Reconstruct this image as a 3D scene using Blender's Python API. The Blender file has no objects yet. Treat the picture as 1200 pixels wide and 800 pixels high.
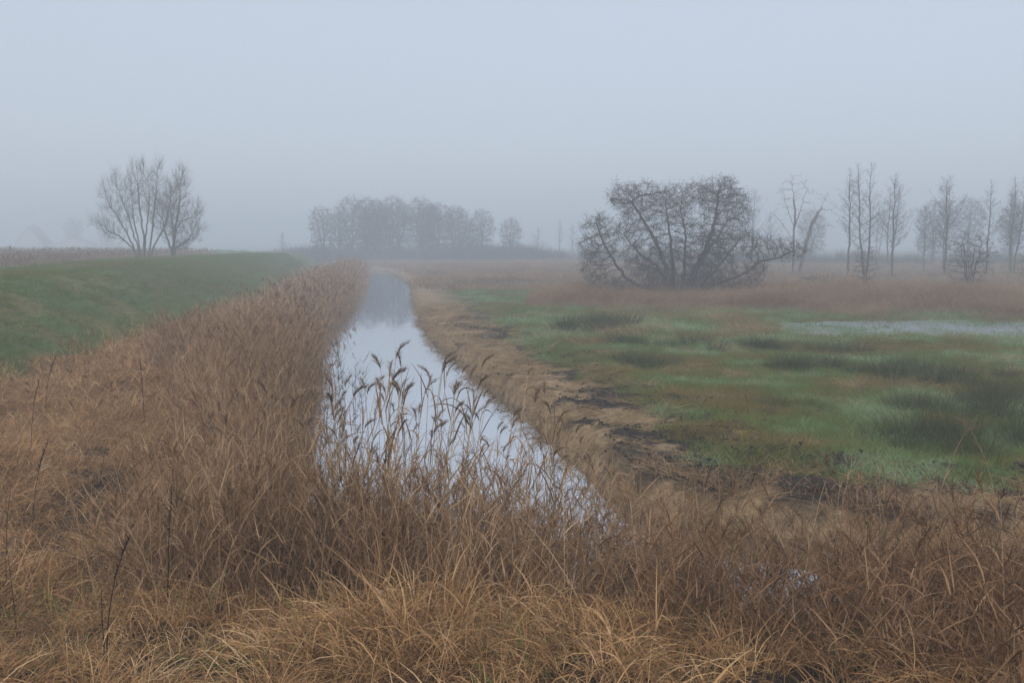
import bpy, math, random
import numpy as np

rng = np.random.default_rng(11)
random.seed(11)
sc = bpy.context.scene
COL = sc.collection
R = math.radians

# ------------------------------------------------------------------ properties
def tag(o, label, cat=None, group=None, kind=None):
    o['label'] = label
    if cat: o['category'] = cat
    if group: o['group'] = group
    if kind: o['kind'] = kind
    return o

def empty(name, loc, rz=0.0, s=1.0):
    o = bpy.data.objects.new(name, None)
    o.empty_display_size = 0.2
    o.location = loc; o.rotation_euler = (0, 0, rz); o.scale = (s, s, s)
    COL.objects.link(o)
    return o

def copy_tree(o, parent=None):
    c = o.copy(); COL.objects.link(c)
    if parent is not None: c.parent = parent
    for ch in list(o.children): copy_tree(ch, c)
    return c

# ------------------------------------------------------------------ noise
def _hash(ix, iy, seed):
    h = (ix.astype(np.int64) * 374761393 + iy.astype(np.int64) * 668265263 + seed * 974711) & 0x7fffffff
    h = ((h ^ (h >> 13)) * 1274126177) & 0x7fffffff
    h = (h ^ (h >> 16)) & 0xffff
    return h / 65535.0

def vnoise(x, y, seed=0):
    ix = np.floor(x); iy = np.floor(y)
    fx = x - ix; fy = y - iy
    fx = fx * fx * (3 - 2 * fx); fy = fy * fy * (3 - 2 * fy)
    a = _hash(ix, iy, seed); b = _hash(ix + 1, iy, seed)
    c = _hash(ix, iy + 1, seed); d = _hash(ix + 1, iy + 1, seed)
    return (a * (1 - fx) + b * fx) * (1 - fy) + (c * (1 - fx) + d * fx) * fy

def fbm(x, y, seed=0, octv=4):
    s = 0.0; amp = 0.5; tot = 0.0
    for k in range(octv):
        s = s + amp * vnoise(x * 2 ** k + 17.3 * k, y * 2 ** k - 9.1 * k, seed + k)
        tot += amp; amp *= 0.5
    return s / tot

def sstep(a, b, x):
    t = np.clip((x - a) / (b - a), 0, 1)
    return t * t * (3 - 2 * t)

# ------------------------------------------------------------------ the lie of the land
WATER = np.array([(-2.75, 9.0), (-3.05, 12.2), (-3.7, 16.5), (-5.05, 23.7), (-7.2, 35.6), (-9.0, 52), (-13.2, 87),
                  (-18.0, 119), (-27, 140), (-45, 152), (-46, 149.5), (-28, 137), (-15.0, 119.6), (-11.2, 98), (-8.2, 78.8), (-6.1, 60),
                  (-4.42, 46.2), (-2.82, 34.1), (-0.85, 24.4), (0.0, 20.5), (0.73, 16.5), (1.2, 13.55), (1.5, 11.9),
                  (2.45, 11.4), (3.3, 10.8), (4.1, 10.25), (5.3, 9.95), (9, 9.7), (30, 9.3), (30, 7.9), (9, 8.1), (5, 8.35),
                  (2.5, 8.55), (0, 8.7)])

def water_sd(x, y):
    x = np.asarray(x, float); y = np.asarray(y, float)
    wob = 0.22 * (fbm(x * 0.9, y * 0.9, 77, 3) - 0.5) + 0.12 * (vnoise(x * 3.1, y * 3.1, 78) - 0.5)
    best = np.full(x.shape, 1e18); inside = np.zeros(x.shape, bool)
    n = len(WATER)
    for i in range(n):
        ax, ay = WATER[i]; bx, by = WATER[(i + 1) % n]
        ex, ey = bx - ax, by - ay
        t = np.clip(((x - ax) * ex + (y - ay) * ey) / (ex * ex + ey * ey), 0, 1)
        d = (x - ax - t * ex) ** 2 + (y - ay - t * ey) ** 2
        best = np.minimum(best, d)
        c = ((ay > y) != (by > y))
        with np.errstate(divide='ignore', invalid='ignore'):
            xi = ex * (y - ay) / (ey if ey != 0 else 1e-9) + ax
        inside ^= c & (x < xi)
    d = np.sqrt(best)
    return np.where(inside, -d, d) + wob

cY = [-50, 9, 16.5, 35, 52, 87, 119, 140, 152, 400]
cX = [-0.4, -0.4, -1.2, -4.7, -7, -10.8, -16.5, -27.5, -46, -46]
def centre(y): return np.interp(y, cY, cX)
tY = [-50, 0, 10, 20, 33, 60, 100, 130, 160, 190, 260]
tX = [-9.5, -9.5, -9.8, -10.6, -11.0, -14.0, -19.6, -23, -40, -75, -180]
def toe(y): return np.interp(y, tY, tX)
kY = [-50, 0, 10, 33, 66, 106, 130, 150, 170, 200, 260]
kX = [-14, -14, -15, -17.2, -23, -25.4, -29, -41, -62, -110, -220]
def crest(y): return np.interp(y, kY, kX)

def dike_z(x, y):
    t = toe(y); c = crest(y)
    up = np.clip((t - x) / np.maximum(t - c, 0.5), 0, 1)
    up = 0.25 * up + 0.75 * up * up * (3 - 2 * up)
    b = c - 3.4
    dn = sstep(0, 1, np.clip((b - x) / 7.5, 0, 1))
    return 2.0 * up * (1 - dn)

def puddle_m(x, y):
    n = fbm(x * 0.35, y * 0.6, 31, 4) - 0.5
    d = np.minimum(np.minimum((x - 8.6) / 3.0, (27 - x) / 3), np.minimum((y - 31.4) / 1.6, (40.0 - y) / 1.6))
    return sstep(-0.1, 0.55, d + n * 1.5)

def pond_m(x, y):
    return sstep(0, 8, np.minimum(np.minimum(x + 172, -112 - x), np.minimum(y - 222, 300 - y)))

def right_side(x, y):
    return (x > centre(y)) & (y > 9.2)

def terrain(x, y):
    x = np.asarray(x, float); y = np.asarray(y, float)
    sd = water_sd(x, y)
    rs = right_side(x, y)
    hb = np.where(rs, 0.38, 0.22)
    wdt = np.where(rs, 0.34, 0.9)
    up = sstep(0, 1, sd / wdt)
    z = np.where(sd < 0, -0.55 * sstep(0, 1.4, -sd) - 0.03, -0.03 + (hb + 0.03) * up)
    land = sstep(0.1, 1.5, sd)
    front = np.clip(8.7 - y, 0, 40)
    z = z + land * (0.16 * front - 0.0016 * front ** 2)
    z = z + dike_z(x, y)
    hm = land * (~rs) * (1 - sstep(20, 34, y)) * sstep(.2, 1.2, sd)
    z = z + hm * ((fbm(x * .85, y * .85, 201, 3) - .5) * .5 + (np.abs(fbm(x * 1.5, y * 1.5, 207, 2) - .5)) * .25)
    near = 1 - sstep(60, 160, np.hypot(x, y))
    bump = (fbm(x * 0.33, y * 0.33, 3, 4) - 0.5) * 0.22 + (fbm(x * 1.6, y * 1.6, 5, 3) - 0.5) * 0.11
    ont = np.clip(dike_z(x, y), 0, 1)
    z = z + land * near * bump * (1 - 0.5 * ont)
    # lumpy dredged spoil along the right bank
    sp = rs * sstep(0.15, 0.6, sd) * (1 - sstep(2.6, 4.2, sd)) * (1 - sstep(45, 70, y))
    z = z + sp * (np.abs(fbm(x * 1.1, y * 1.1, 9, 4) - 0.5) * 0.42 + (fbm(x * 4, y * 4, 13, 2) - 0.5) * 0.10)
    z = z - 0.21 * puddle_m(x, y) * rs
    z = z - 0.7 * pond_m(x, y)
    return z

# ------------------------------------------------------------------ mesh from arrays
def mesh_obj(name, V, F, mat=None, parent=None, attrs=None, smooth=False, mats=None, midx=None):
    V = np.asarray(V, np.float32).reshape(-1, 3)
    me = bpy.data.meshes.new(name)
    me.vertices.add(len(V)); me.vertices.foreach_set('co', V.ravel())
    if len(F):
        F = np.asarray(F, np.int32)
        k = F.shape[1]
        me.loops.add(F.size); me.loops.foreach_set('vertex_index', F.ravel())
        me.polygons.add(len(F))
        me.polygons.foreach_set('loop_start', np.arange(0, F.size, k, dtype=np.int32))
        me.polygons.foreach_set('loop_total', np.full(len(F), k, np.int32))
        if smooth: me.polygons.foreach_set('use_smooth', np.ones(len(F), bool))
        if midx is not None: me.polygons.foreach_set('material_index', np.asarray(midx, np.int32))
    for an, (ty, arr) in (attrs or {}).items():
        a = me.attributes.new(an, ty, 'POINT')
        a.data.foreach_set('vector' if ty == 'FLOAT_VECTOR' else 'color' if ty == 'FLOAT_COLOR' else 'value', np.ascontiguousarray(arr).ravel())
    me.update(calc_edges=True)
    o = bpy.data.objects.new(name, me)
    COL.objects.link(o)
    for m in (mats or ([mat] if mat else [])): me.materials.append(m)
    if parent is not None: o.parent = parent
    return o

class Geo:
    """collects quads with a per-vertex random value"""
    def __init__(s): s.V = []; s.F = []; s.r = []; s.n = 0
    def add(s, V, F, r):
        V = V.reshape(-1, 3)
        s.V.append(V); s.F.append(F + s.n); s.r.append(np.broadcast_to(r, (len(V),)).astype(np.float32)); s.n += len(V)
        return s
    def get(s):
        if not s.V: return np.zeros((0, 3)), np.zeros((0, 4), np.int32), np.zeros(0, np.float32)
        return np.concatenate(s.V), np.concatenate(s.F), np.concatenate(s.r)
    def obj(s, name, mat, parent=None):
        V, F, r = s.get()
        return mesh_obj(name, V, F, mat, parent, {'rnd': ('FLOAT', r)})

def norm(v): return v / np.maximum(np.linalg.norm(v, axis=-1, keepdims=True), 1e-9)

def ribbons(g, p, d0, bend, L, w, seg=4, tip=0.12, rnd=None, belly=0.0, side=None):
    """n curved tapering blades. d0 start directions, bend: direction added along the blade"""
    n = len(p)
    L = np.broadcast_to(L, (n,)); w = np.broadcast_to(w, (n,))
    pts = np.zeros((n, seg + 1, 3)); pts[:, 0] = p
    ds = []
    for k in range(seg):
        s = (k + 0.5) / seg
        d = norm(d0 + bend * (s ** 1.2)); ds.append(d)
        pts[:, k + 1] = pts[:, k] + d * (L / seg)[:, None]
    ds.append(ds[-1])
    dd = np.stack(ds, 1)
    if side is None:
        side = rng.normal(size=(n, 3)); 
    sv = norm(np.cross(dd, side[:, None, :]))
    s = np.linspace(0, 1, seg + 1)
    prof = (1 - s) ** 0.7 * (1 - tip) + tip
    if belly > 0: prof = np.minimum(prof * (0.45 + belly * np.minimum(s * 4, 1)), 1)
    half = 0.5 * w[:, None, None] * prof[None, :, None] * sv
    V = np.stack([pts - half, pts + half], 2)          # n, seg+1, 2, 3
    base = (np.arange(n) * (seg + 1) * 2)[:, None]
    k = np.arange(seg)[None, :] * 2
    F = np.stack([base + k, base + k + 1, base + k + 3, base + k + 2], -1).reshape(-1, 4)
    if rnd is None: rnd = rng.random(n)
    g.add(V, F.astype(np.int32), np.repeat(rnd, (seg + 1) * 2))
    return pts

def frusta(g, A, B, ra, rb, sides=5, rnd=0.5):
    m = len(A)
    if m == 0: return
    d = norm(B - A)
    ref = np.where(np.abs(d[:, 2:3]) > 0.9, np.array([[1., 0, 0]]), np.array([[0, 0, 1.]]))
    u = norm(np.cross(d, ref)); v = np.cross(d, u)
    th = np.arange(sides) / sides * 2 * np.pi
    ring = np.cos(th)[None, :, None] * u[:, None] + np.sin(th)[None, :, None] * v[:, None]
    V = np.concatenate([A[:, None] + ring * ra[:, None, None], B[:, None] + ring * rb[:, None, None]], 1)
    b = (np.arange(m) * sides * 2)[:, None]; k = np.arange(sides)[None]; k2 = (k + 1) % sides
    F = np.stack([b + k, b + k2, b + k2 + sides, b + k + sides], -1).reshape(-1, 4)
    g.add(V, F.astype(np.int32), rnd if np.isscalar(rnd) else np.repeat(rnd, sides * 2))

def tilt_dirs(az, th):
    return np.stack([np.sin(th) * np.cos(az), np.sin(th) * np.sin(az), np.cos(th)], -1)

# ------------------------------------------------------------------ materials
def new_mat(name):
    m = bpy.data.materials.new(name); m.use_nodes = True
    nt = m.node_tree; nt.nodes.clear()
    out = nt.nodes.new('ShaderNodeOutputMaterial')
    return m, nt, out

def nd(nt, t, **kw):
    n = nt.nodes.new(t)
    for k, v in kw.items(): setattr(n, k, v)
    return n

def ramp(nt, cols, interp='LINEAR'):
    r = nd(nt, 'ShaderNodeValToRGB'); r.color_ramp.interpolation = interp
    e = r.color_ramp.elements
    while len(e) < len(cols): e.new(0.5)
    for i, (p, c) in enumerate(cols):
        e[i].position = p; e[i].color = (*c, 1)
    return r

def blade_mat(name, cols, patch=0.35, wr=0.45, trans=0.25, pscale=0.6, lo=.3, hi=.7):
    """blade colour from a per-blade value, a per-tuft value and slow patches over the ground"""
    m, nt, out = new_mat(name)
    L = nt.links.new
    at = nd(nt, 'ShaderNodeAttribute', attribute_name='rnd')
    oi = nd(nt, 'ShaderNodeObjectInfo')
    geo = nd(nt, 'ShaderNodeNewGeometry')
    no = nd(nt, 'ShaderNodeTexNoise'); no.inputs['Scale'].default_value = pscale; no.inputs['Detail'].default_value = 3
    L(geo.outputs['Position'], no.inputs['Vector'])
    a = nd(nt, 'ShaderNodeMath', operation='MULTIPLY'); a.inputs[1].default_value = wr; L(at.outputs['Fac'], a.inputs[0])
    b = nd(nt, 'ShaderNodeMath', operation='MULTIPLY_ADD'); b.inputs[1].default_value = 1 - wr - patch
    L(oi.outputs['Random'], b.inputs[0]); L(a.outputs[0], b.inputs[2])
    c = nd(nt, 'ShaderNodeMapRange'); c.inputs[1].default_value = lo; c.inputs[2].default_value = hi
    c.inputs[3].default_value = 0; c.inputs[4].default_value = patch
    L(no.outputs['Fac'], c.inputs[0])
    s = nd(nt, 'ShaderNodeMath', operation='ADD'); L(b.outputs[0], s.inputs[0]); L(c.outputs[0], s.inputs[1])
    r = ramp(nt, cols); L(s.outputs[0], r.inputs[0])
    df = nd(nt, 'ShaderNodeBsdfDiffuse'); tr = nd(nt, 'ShaderNodeBsdfTranslucent'); mx = nd(nt, 'ShaderNodeMixShader')
    mx.inputs[0].default_value = trans
    L(r.outputs[0], df.inputs[0]); L(r.outputs[0], tr.inputs[0])
    L(df.outputs[0], mx.inputs[1]); L(tr.outputs[0], mx.inputs[2]); L(mx.outputs[0], out.inputs[0])
    return m

def bark_mat(name, c1, c2, scale=6.0):
    m, nt, out = new_mat(name); L = nt.links.new
    tc = nd(nt, 'ShaderNodeTexCoord'); no = nd(nt, 'ShaderNodeTexNoise')
    mp = nd(nt, 'ShaderNodeMapping'); mp.inputs['Scale'].default_value = (1, 1, 0.25)
    L(tc.outputs['Object'], mp.inputs[0]); L(mp.outputs[0], no.inputs['Vector'])
    no.inputs['Scale'].default_value = scale; no.inputs['Detail'].default_value = 5
    r = ramp(nt, [(0.35, c1), (0.65, c2)]); L(no.outputs['Fac'], r.inputs[0])
    p = nd(nt, 'ShaderNodeBsdfPrincipled'); p.inputs['Roughness'].default_value = 0.9
    L(r.outputs[0], p.inputs['Base Color']); L(p.outputs[0], out.inputs[0])
    bp = nd(nt, 'ShaderNodeBump'); bp.inputs['Strength'].default_value = 0.5; bp.inputs['Distance'].default_value = 0.03
    L(no.outputs['Fac'], bp.inputs['Height']); L(bp.outputs[0], p.inputs['Normal'])
    return m

def plain_mat(name, c, rough=0.8, var=0.15, scale=3.0):
    m, nt, out = new_mat(name); L = nt.links.new
    tc = nd(nt, 'ShaderNodeTexCoord'); no = nd(nt, 'ShaderNodeTexNoise'); no.inputs['Scale'].default_value = scale
    L(tc.outputs['Object'], no.inputs['Vector'])
    r = ramp(nt, [(0.3, tuple(v * (1 - var) for v in c)), (0.7, tuple(min(1, v * (1 + var)) for v in c))]); L(no.outputs['Fac'], r.inputs[0])
    p = nd(nt, 'ShaderNodeBsdfPrincipled'); p.inputs['Roughness'].default_value = rough
    L(r.outputs[0], p.inputs['Base Color']); L(p.outputs[0], out.inputs[0])
    return m

STRAW = [(0.0, (.06, .040, .024)), (0.22, (.19, .112, .060)), (0.5, (.41, .238, .110)), (0.75, (.61, .385, .190)), (1.0, (.74, .57, .39))]
REED = [(0.0, (.07, .046, .030)), (0.25, (.20, .122, .068)), (0.52, (.38, .245, .142)), (0.8, (.54, .38, .235)), (1.0, (.72, .57, .40))]
M_straw = blade_mat('dry_grass_blades', STRAW, patch=.24, wr=.68, pscale=.9)
M_reed = blade_mat('dry_reed', REED, patch=0.25, wr=0.6)
M_stem = blade_mat('pale_reed_stem', [(0, (.22, .15, .085)), (.6, (.42, .31, .19)), (1, (.58, .46, .32))], patch=.1, wr=.6, trans=.1)
M_ditch = blade_mat('dark_dry_reed', [(0, (.05, .032, .020)), (.35, (.14, .084, .048)), (.7, (.29, .165, .09)), (1, (.56, .40, .25))], patch=.25, wr=.6)
M_russet = blade_mat('russet_grass', [(0, (.09, .055, .036)), (.4, (.235, .148, .085)), (.75, (.38, .25, .145)), (1, (.50, .36, .225))], pscale=0.25)
M_plume = blade_mat('reed_plume', [(0, (.11, .075, .055)), (.5, (.21, .15, .105)), (1, (.36, .27, .19))], patch=0.1, wr=0.5)
M_rplume = blade_mat('russet_plume', [(0, (.13, .085, .055)), (.5, (.23, .15, .095)), (1, (.36, .25, .165))], patch=0.1, wr=0.5)
M_turf = blade_mat('meadow_grass', [(0, (.19, .12, .06)), (.2, (.22, .17, .065)), (.4, (.17, .18, .055)), (.6, (.14, .195, .06)), (.8, (.22, .31, .15)), (1, (.42, .50, .35))], patch=0.6, wr=0.3, pscale=0.42, lo=.38, hi=.60)
M_dike = blade_mat('dike_grass', [(0, (.24, .17, .085)), (.22, (.19, .165, .06)), (.5, (.145, .175, .048)), (.8, (.135, .20, .055)), (1, (.20, .27, .11))], patch=0.5, wr=0.35, pscale=0.2)
M_rush = blade_mat('rush_blades', [(0, (.030, .036, .016)), (.45, (.065, .075, .030)), (.75, (.10, .105, .045)), (1, (.26, .20, .11))], patch=0.25, wr=0.5, trans=0.15)
M_litter = blade_mat('straw_litter', [(0, (.07, .048, .03)), (.3, (.24, .165, .088)), (.65, (.42, .30, .17)), (1, (.60, .47, .30))], pscale=0.9)
M_bark = bark_mat('alder_bark', (.035, .028, .024), (.085, .070, .060))
M_wbark = bark_mat('willow_bark', (.055, .046, .038), (.12, .10, .085))
M_twig = blade_mat('bare_twigs', [(0, (.045, .034, .030)), (1, (.11, .082, .070))], patch=0.2, wr=0.5, trans=0.0)
M_wtwig = blade_mat('willow_twigs', [(0, (.075, .058, .045)), (1, (.15, .12, .09))], patch=0.2, wr=0.5, trans=0.0)
M_cone = blade_mat('alder_cones', [(0, (.040, .028, .025)), (1, (.115, .078, .065))], patch=0.1, wr=0.6, trans=0.1)
M_ybush = blade_mat('yellow_twigs', [(0, (.16, .125, .05)), (1, (.28, .23, .10))], patch=0.2, wr=0.5, trans=0.1)
M_stalk = blade_mat('dead_stalk', [(0, (.025, .018, .014)), (1, (.075, .048, .032))], patch=0.1, wr=0.6, trans=0.0)
M_green = blade_mat('fresh_blades', [(0, (.11, .13, .04)), (.6, (.14, .19, .06)), (1, (.30, .26, .08))], patch=0.1, wr=0.6)

# ground
def ground_mat():
    m, nt, out = new_mat('ground_soil_and_turf'); L = nt.links.new
    at = nd(nt, 'ShaderNodeAttribute', attribute_name='col')
    geo = nd(nt, 'ShaderNodeNewGeometry')
    n1 = nd(nt, 'ShaderNodeTexNoise'); n1.inputs['Scale'].default_value = 9; n1.inputs['Detail'].default_value = 6; n1.inputs['Roughness'].default_value = .65
    n2 = nd(nt, 'ShaderNodeTexNoise'); n2.inputs['Scale'].default_value = 60; n2.inputs['Detail'].default_value = 4
    L(geo.outputs['Position'], n1.inputs['Vector']); L(geo.outputs['Position'], n2.inputs['Vector'])
    mr = nd(nt, 'ShaderNodeMapRange'); mr.inputs[1].default_value = .3; mr.inputs[2].default_value = .7; mr.inputs[3].default_value = .45; mr.inputs[4].default_value = 1.5
    L(n1.outputs['Fac'], mr.inputs[0])
    mr2 = nd(nt, 'ShaderNodeMapRange'); mr2.inputs[1].default_value = .3; mr2.inputs[2].default_value = .7; mr2.inputs[3].default_value = .65; mr2.inputs[4].default_value = 1.35
    L(n2.outputs['Fac'], mr2.inputs[0])
    mu = nd(nt, 'ShaderNodeMath', operation='MULTIPLY'); L(mr.outputs[0], mu.inputs[0]); L(mr2.outputs[0], mu.inputs[1])
    vm = nd(nt, 'ShaderNodeVectorMath', operation='SCALE'); L(at.outputs['Color'], vm.inputs[0]); L(mu.outputs[0], vm.inputs['Scale'])
    p = nd(nt, 'ShaderNodeBsdfPrincipled'); p.inputs['Roughness'].default_value = .85; p.inputs['Specular IOR Level'].default_value = .06
    L(vm.outputs[0], p.inputs['Base Color']); L(p.outputs[0], out.inputs[0])
    bp = nd(nt, 'ShaderNodeBump'); bp.inputs['Strength'].default_value = .8; bp.inputs['Distance'].default_value = .05
    L(n1.outputs['Fac'], bp.inputs['Height']); L(bp.outputs[0], p.inputs['Normal'])
    return m

def water_mat():
    m, nt, out = new_mat('still_water'); L = nt.links.new
    geo = nd(nt, 'ShaderNodeNewGeometry')
    mp = nd(nt, 'ShaderNodeMapping'); mp.inputs['Scale'].default_value = (1, .5, 1)
    n = nd(nt, 'ShaderNodeTexNoise'); n.inputs['Scale'].default_value = 1.4; n.inputs['Detail'].default_value = 3
    L(geo.outputs['Position'], mp.inputs[0]); L(mp.outputs[0], n.inputs['Vector'])
    bp = nd(nt, 'ShaderNodeBump'); bp.inputs['Strength'].default_value = .35; bp.inputs['Distance'].default_value = .006
    L(n.outputs['Fac'], bp.inputs['Height'])
    df = nd(nt, 'ShaderNodeBsdfDiffuse'); df.inputs[0].default_value = (.055, .055, .05, 1)
    gl = nd(nt, 'ShaderNodeBsdfGlossy'); gl.inputs[0].default_value = (.80, .81, .83, 1); gl.inputs['Roughness'].default_value = .035
    fr = nd(nt, 'ShaderNodeFresnel'); fr.inputs[0].default_value = 1.75
    L(bp.outputs[0], gl.inputs['Normal']); L(bp.outputs[0], fr.inputs['Normal'])
    mx = nd(nt, 'ShaderNodeMixShader'); L(fr.outputs[0], mx.inputs[0]); L(df.outputs[0], mx.inputs[1]); L(gl.outputs[0], mx.inputs[2])
    L(mx.outputs[0], out.inputs[0])
    return m
def puddle_mat():
    m, nt, out = new_mat('shallow_flood_water'); L = nt.links.new
    geo = nd(nt, 'ShaderNodeNewGeometry'); n = nd(nt, 'ShaderNodeTexNoise'); n.inputs['Scale'].default_value = 5; n.inputs['Detail'].default_value = 4
    L(geo.outputs['Position'], n.inputs['Vector'])
    bp = nd(nt, 'ShaderNodeBump'); bp.inputs['Strength'].default_value = .6; bp.inputs['Distance'].default_value = .03; L(n.outputs['Fac'], bp.inputs['Height'])
    df = nd(nt, 'ShaderNodeBsdfDiffuse'); df.inputs[0].default_value = (.11, .125, .10, 1)
    gl = nd(nt, 'ShaderNodeBsdfGlossy'); gl.inputs[0].default_value = (.8, .82, .85, 1); gl.inputs['Roughness'].default_value = .3
    L(bp.outputs[0], gl.inputs['Normal']); mx = nd(nt, 'ShaderNodeMixShader'); mx.inputs[0].default_value = .46
    L(df.outputs[0], mx.inputs[1]); L(gl.outputs[0], mx.inputs[2]); L(mx.outputs[0], out.inputs[0]); return m
M_ground = ground_mat(); M_water = water_mat(); M_puddle = puddle_mat()

# ------------------------------------------------------------------ ground sheet
def axis(lo, hi, fine_lo, fine_hi, step, grow):
    mid = list(np.arange(fine_lo, fine_hi + 1e-6, step))
    a = [fine_hi]; s = step
    while a[-1] < hi: s *= grow; a.append(a[-1] + s)
    b = [fine_lo]; s = step
    while b[-1] > lo: s *= grow; b.append(b[-1] - s)
    return np.array(b[::-1][:-1] + mid + a[1:])

def ground_colour(x, y):
    sd = water_sd(x, y); rs = right_side(x, y)
    n1 = fbm(x * .55, y * .55, 41, 4); n2 = fbm(x * 1.7, y * 1.7, 43, 4); n3 = fbm(x * .12, y * .2, 47, 3)
    green = np.array([.10, .14, .045]); moss = np.array([.16, .13, .05]); frost = np.array([.19, .26, .16])
    straw = np.array([.20, .13, .07]); soil = np.array([.042, .030, .020]); mud = np.array([.036, .029, .023]); litt = np.array([.26, .185, .105])
    far = np.array([.12, .095, .055])
    def mix(a, b, t): return a * (1 - t[..., None]) + b * t[..., None]
    base = np.broadcast_to(soil, x.shape + (3,)).copy()
    # meadow on the right
    me = mix(np.broadcast_to(green, base.shape), moss, sstep(.42, .56, n1))
    me = mix(me, np.array([.13, .085, .05]), sstep(.54, .64, fbm(x * .8 + 31, y * .8, 53, 4)) * .8)
    me = mix(me, frost, sstep(.52, .66, n2) * sstep(.4, .55, 1 - n1))
    me = mix(me, far, sstep(44, 62, y + 8 * (n3 - .5)) * .85)
    me = mix(me, litt, (1 - sstep(1.0, 2.6, sd + 1.8 * (n1 - .5))))
    mudm = sstep(.46, .56, n2 + .22 * np.exp(-((sd - 2.0) / 1.0) ** 2) + .23 * np.exp(-((y - 13) / 2.4) ** 2) - .13) * (1 - sstep(2.6, 3.6, sd + (n1 - .5))) * sstep(.0, .5, sd) * (1 - sstep(34, 55, y))
    me = mix(me, mud, mudm)
    base = np.where(rs[..., None], me, base)
    # dike
    dz = dike_z(x, y)
    dk = mix(np.broadcast_to(green, base.shape), np.array([.18, .145, .06]), sstep(.46, .6, n1) * .7)
    path = np.exp(-((x - crest(y) + 1.7) / .75) ** 2)
    dk = mix(dk, np.array([.26, .24, .15]), path * .85)
    base = mix(base, dk, sstep(.05, .25, dz))
    farl = (x < crest(y) - 8)
    base = np.where(farl[..., None], mix(np.broadcast_to(far, base.shape), straw, sstep(.4, .6, n3)), base)
    base = np.where(((sd < .05))[..., None], mud * 1.3, base)
    return base

xs = axis(-1500, 1500, -6, 10, .12, 1.03); ys = axis(-60, 1500, 5, 24, .12, 1.02)
gx, gy = np.meshgrid(xs, ys)
gz = terrain(gx, gy)
nx, ny = len(xs), len(ys)
i = np.arange(ny - 1)[:, None] * nx + np.arange(nx - 1)[None]
F = np.stack([i, i + 1, i + nx + 1, i + nx], -1).reshape(-1, 4)
gc = np.concatenate([ground_colour(gx, gy), np.ones(gx.shape + (1,))], -1).astype(np.float32)
g = mesh_obj('ground', np.stack([gx, gy, gz], -1), F, M_ground, attrs={'col': ('FLOAT_COLOR', gc.reshape(-1, 4))}, smooth=True)
tag(g, 'marshy ground with the grass dike, dredged channel bank and wet meadow', 'ground', kind='structure')

def sheet(name, pts, z, label, cat):
    V = [(x, y, z) for x, y in pts]
    me = bpy.data.meshes.new(name); me.from_pydata(V, [], [tuple(range(len(V)))]); me.materials.append(M_water)
    o = bpy.data.objects.new(name, me); COL.objects.link(o)
    return tag(o, label, cat, kind='structure')
W2 = [(-3.6, 7.6), (-4.2, 12.2), (-4.9, 16.5), (-6.2, 23.7), (-8.3, 35.6), (-10.6, 52), (-14.8, 87), (-19.6, 119), (-28, 142), (-46, 155), (-46, 146),
      (-28, 134), (-13, 119), (-6, 78), (-2.4, 46), (1, 24), (2.6, 14), (3.4, 12.6), (6, 11.4), (30, 10.9), (30, 6.6), (5, 7.0)]
sheet('water', W2, 0.0, 'still grey water of the straight channel and its side ditch', 'water')
PZ = 0.27
sheet('puddle', [(6, 30), (30, 30), (30, 41), (6, 41)], PZ, 'shallow flood water lying on the meadow in front of the reeds', 'puddle').data.materials[0] = M_puddle
sheet('pond_water', [(-175, 220), (-108, 220), (-108, 302), (-175, 302)], 0.03, 'pale sheet of water far behind the dike at the left', 'water')

# ------------------------------------------------------------------ scattering (one object of stuff each)
def gn_group():
    ng = bpy.data.node_groups.new('scatter', 'GeometryNodeTree')
    ng.interface.new_socket('Geometry', in_out='INPUT', socket_type='NodeSocketGeometry')
    ng.interface.new_socket('Geometry', in_out='OUTPUT', socket_type='NodeSocketGeometry')
    N = ng.nodes.new; L = ng.links.new
    gi = N('NodeGroupInput'); go = N('NodeGroupOutput')
    def na(name, ty):
        n = N('GeometryNodeInputNamedAttribute'); n.data_type = ty; n.inputs['Name'].default_value = name; return n.outputs['Attribute']
    vid = na('vid', 'INT')
    cmpn = N('FunctionNodeCompare'); cmpn.data_type = 'INT'; cmpn.operation = 'GREATER_EQUAL'
    ins = [s for s in cmpn.inputs if s.type == 'INT']
    L(vid, ins[0]); ins[1].default_value = 0
    sp = N('GeometryNodeSeparateGeometry'); sp.domain = 'POINT'
    L(gi.outputs[0], sp.inputs['Geometry']); L(cmpn.outputs[0], sp.inputs['Selection'])
    si = N('GeometryNodeSplitToInstances'); si.domain = 'FACE'
    L(sp.outputs['Selection'], si.inputs['Geometry']); L(vid, si.inputs['Group ID'])
    ip = N('GeometryNodeInstanceOnPoints')
    L(sp.outputs['Inverted'], ip.inputs['Points']); L(si.outputs['Instances'], ip.inputs['Instance'])
    ip.inputs['Pick Instance'].default_value = True
    L(na('idx', 'INT'), ip.inputs['Instance Index'])
    L(na('rot', 'FLOAT_VECTOR'), ip.inputs['Rotation']); L(na('scl', 'FLOAT_VECTOR'), ip.inputs['Scale'])
    L(ip.outputs['Instances'], go.inputs[0])
    return ng
NG = gn_group()

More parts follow.
